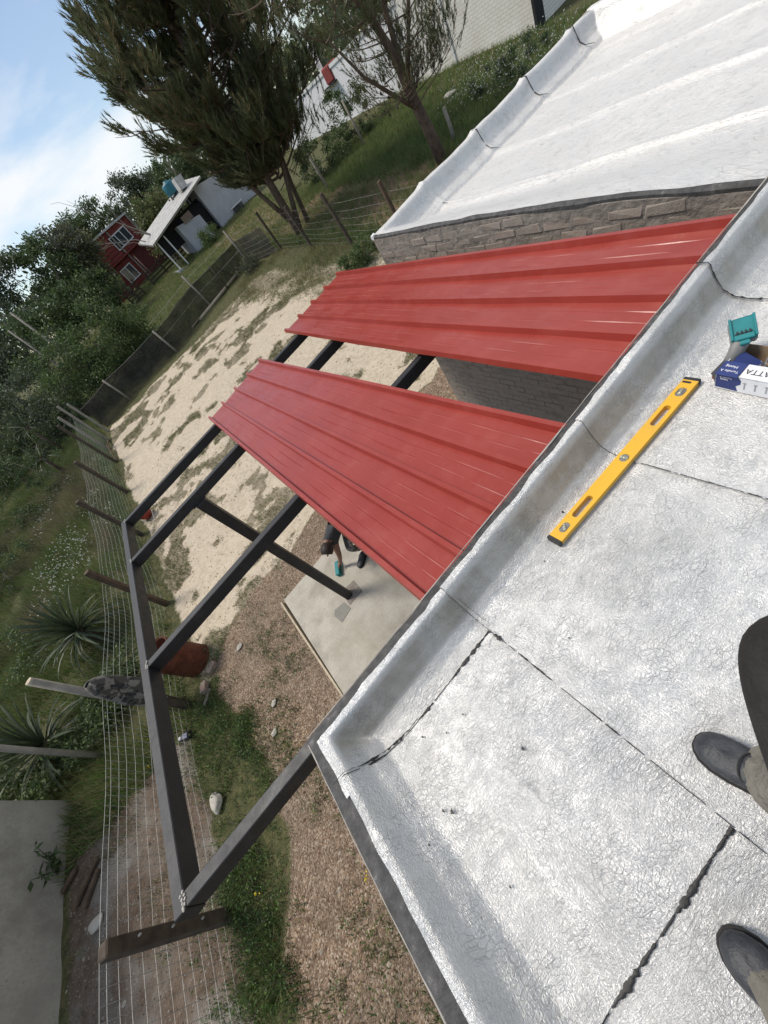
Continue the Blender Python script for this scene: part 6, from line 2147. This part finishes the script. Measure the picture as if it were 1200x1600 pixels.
# loose stones and wood chips on the brown strip
def d_chip(x, y):
    g, s, p, so, br = masks(x, y)
    return np.clip(g * 1.0, 0.02, 1) * (1 - ((x > -1.72) & (y < 4.95) & (y > 0.8)))


x, y = scatter(60000, -3.6, 3.4, -2.0, 6.9, d_chip)
n = len(x)
z = tg(x, y)
s = rng.uniform(0.0025, 0.0095, n) * (1 + 1.6 * (rng.uniform(0, 1, n) > 0.975))
oct_ = np.array([(1, 0, 0), (0, 1, 0), (-1, 0, 0), (0, -1, 0), (0, 0, .7), (0, 0, -.6)])
Fo = np.array([(0, 1, 4), (1, 2, 4), (2, 3, 4), (3, 0, 4)])
rotz = rng.uniform(0, 6.28, n); st_ = rng.uniform(0.5, 1.9, n)
ox = oct_[None, :, 0] * st_[:, None]; oy = oct_[None, :, 1] + 0 * ox
px = ox * np.cos(rotz)[:, None] - oy * np.sin(rotz)[:, None]; py = ox * np.sin(rotz)[:, None] + oy * np.cos(rotz)[:, None]
V = np.stack([x[:, None] + px * s[:, None], y[:, None] + py * s[:, None], z[:, None] + oct_[None, :, 2] * s[:, None] + 0.002], 2).reshape(-1, 3)
F_ = (Fo[None] + (np.arange(n) * 6)[:, None, None]).reshape(-1, 3)
M['chip_a'] = simple('chip_tan', (0.33, 0.24, 0.165), 0.9, var=0.5, vscale=20, world_pos=True)
M['chip_b'] = simple('chip_brown', (0.17, 0.105, 0.065), 0.9, var=0.5, vscale=20, world_pos=True)
M['chip_c'] = simple('chip_pale', (0.46, 0.39, 0.30), 0.9, var=0.4, vscale=20, world_pos=True)
mi = np.repeat(np.searchsorted(np.array([0.45, 0.86]), rng.uniform(0, 1, n)), 4)
gs = nobj('gravel_chips', V, F_, [M['chip_a'], M['chip_b'], M['chip_c']], None, False, 'stuff', mi)
tag(gs, 'loose brown stone and wood chips covering the ground by the house', 'gravel')
x, y = scatter(5200, -3.6, 6, 5.2, 14, lambda x, y: masks(x, y)[1] * 0.8)
n = len(x); z = tg(x, y); s = rng.uniform(0.006, 0.022, n)
V = np.stack([x[:, None] + oct_[None, :, 0] * s[:, None], y[:, None] + oct_[None, :, 1] * s[:, None], z[:, None] + oct_[None, :, 2] * s[:, None]], 2).reshape(-1, 3)
F_ = (Fo[None] + (np.arange(n) * 6)[:, None, None]).reshape(-1, 3)
gs = nobj('sand_pebbles', V, F_, [M['chip_c'], M['chip_a'], M['wood_dark']], None, False, 'stuff', np.repeat(rng.integers(0, 3, n), 4))
tag(gs, 'small pebbles and crumbs strewn over the pale sand', 'pebbles')
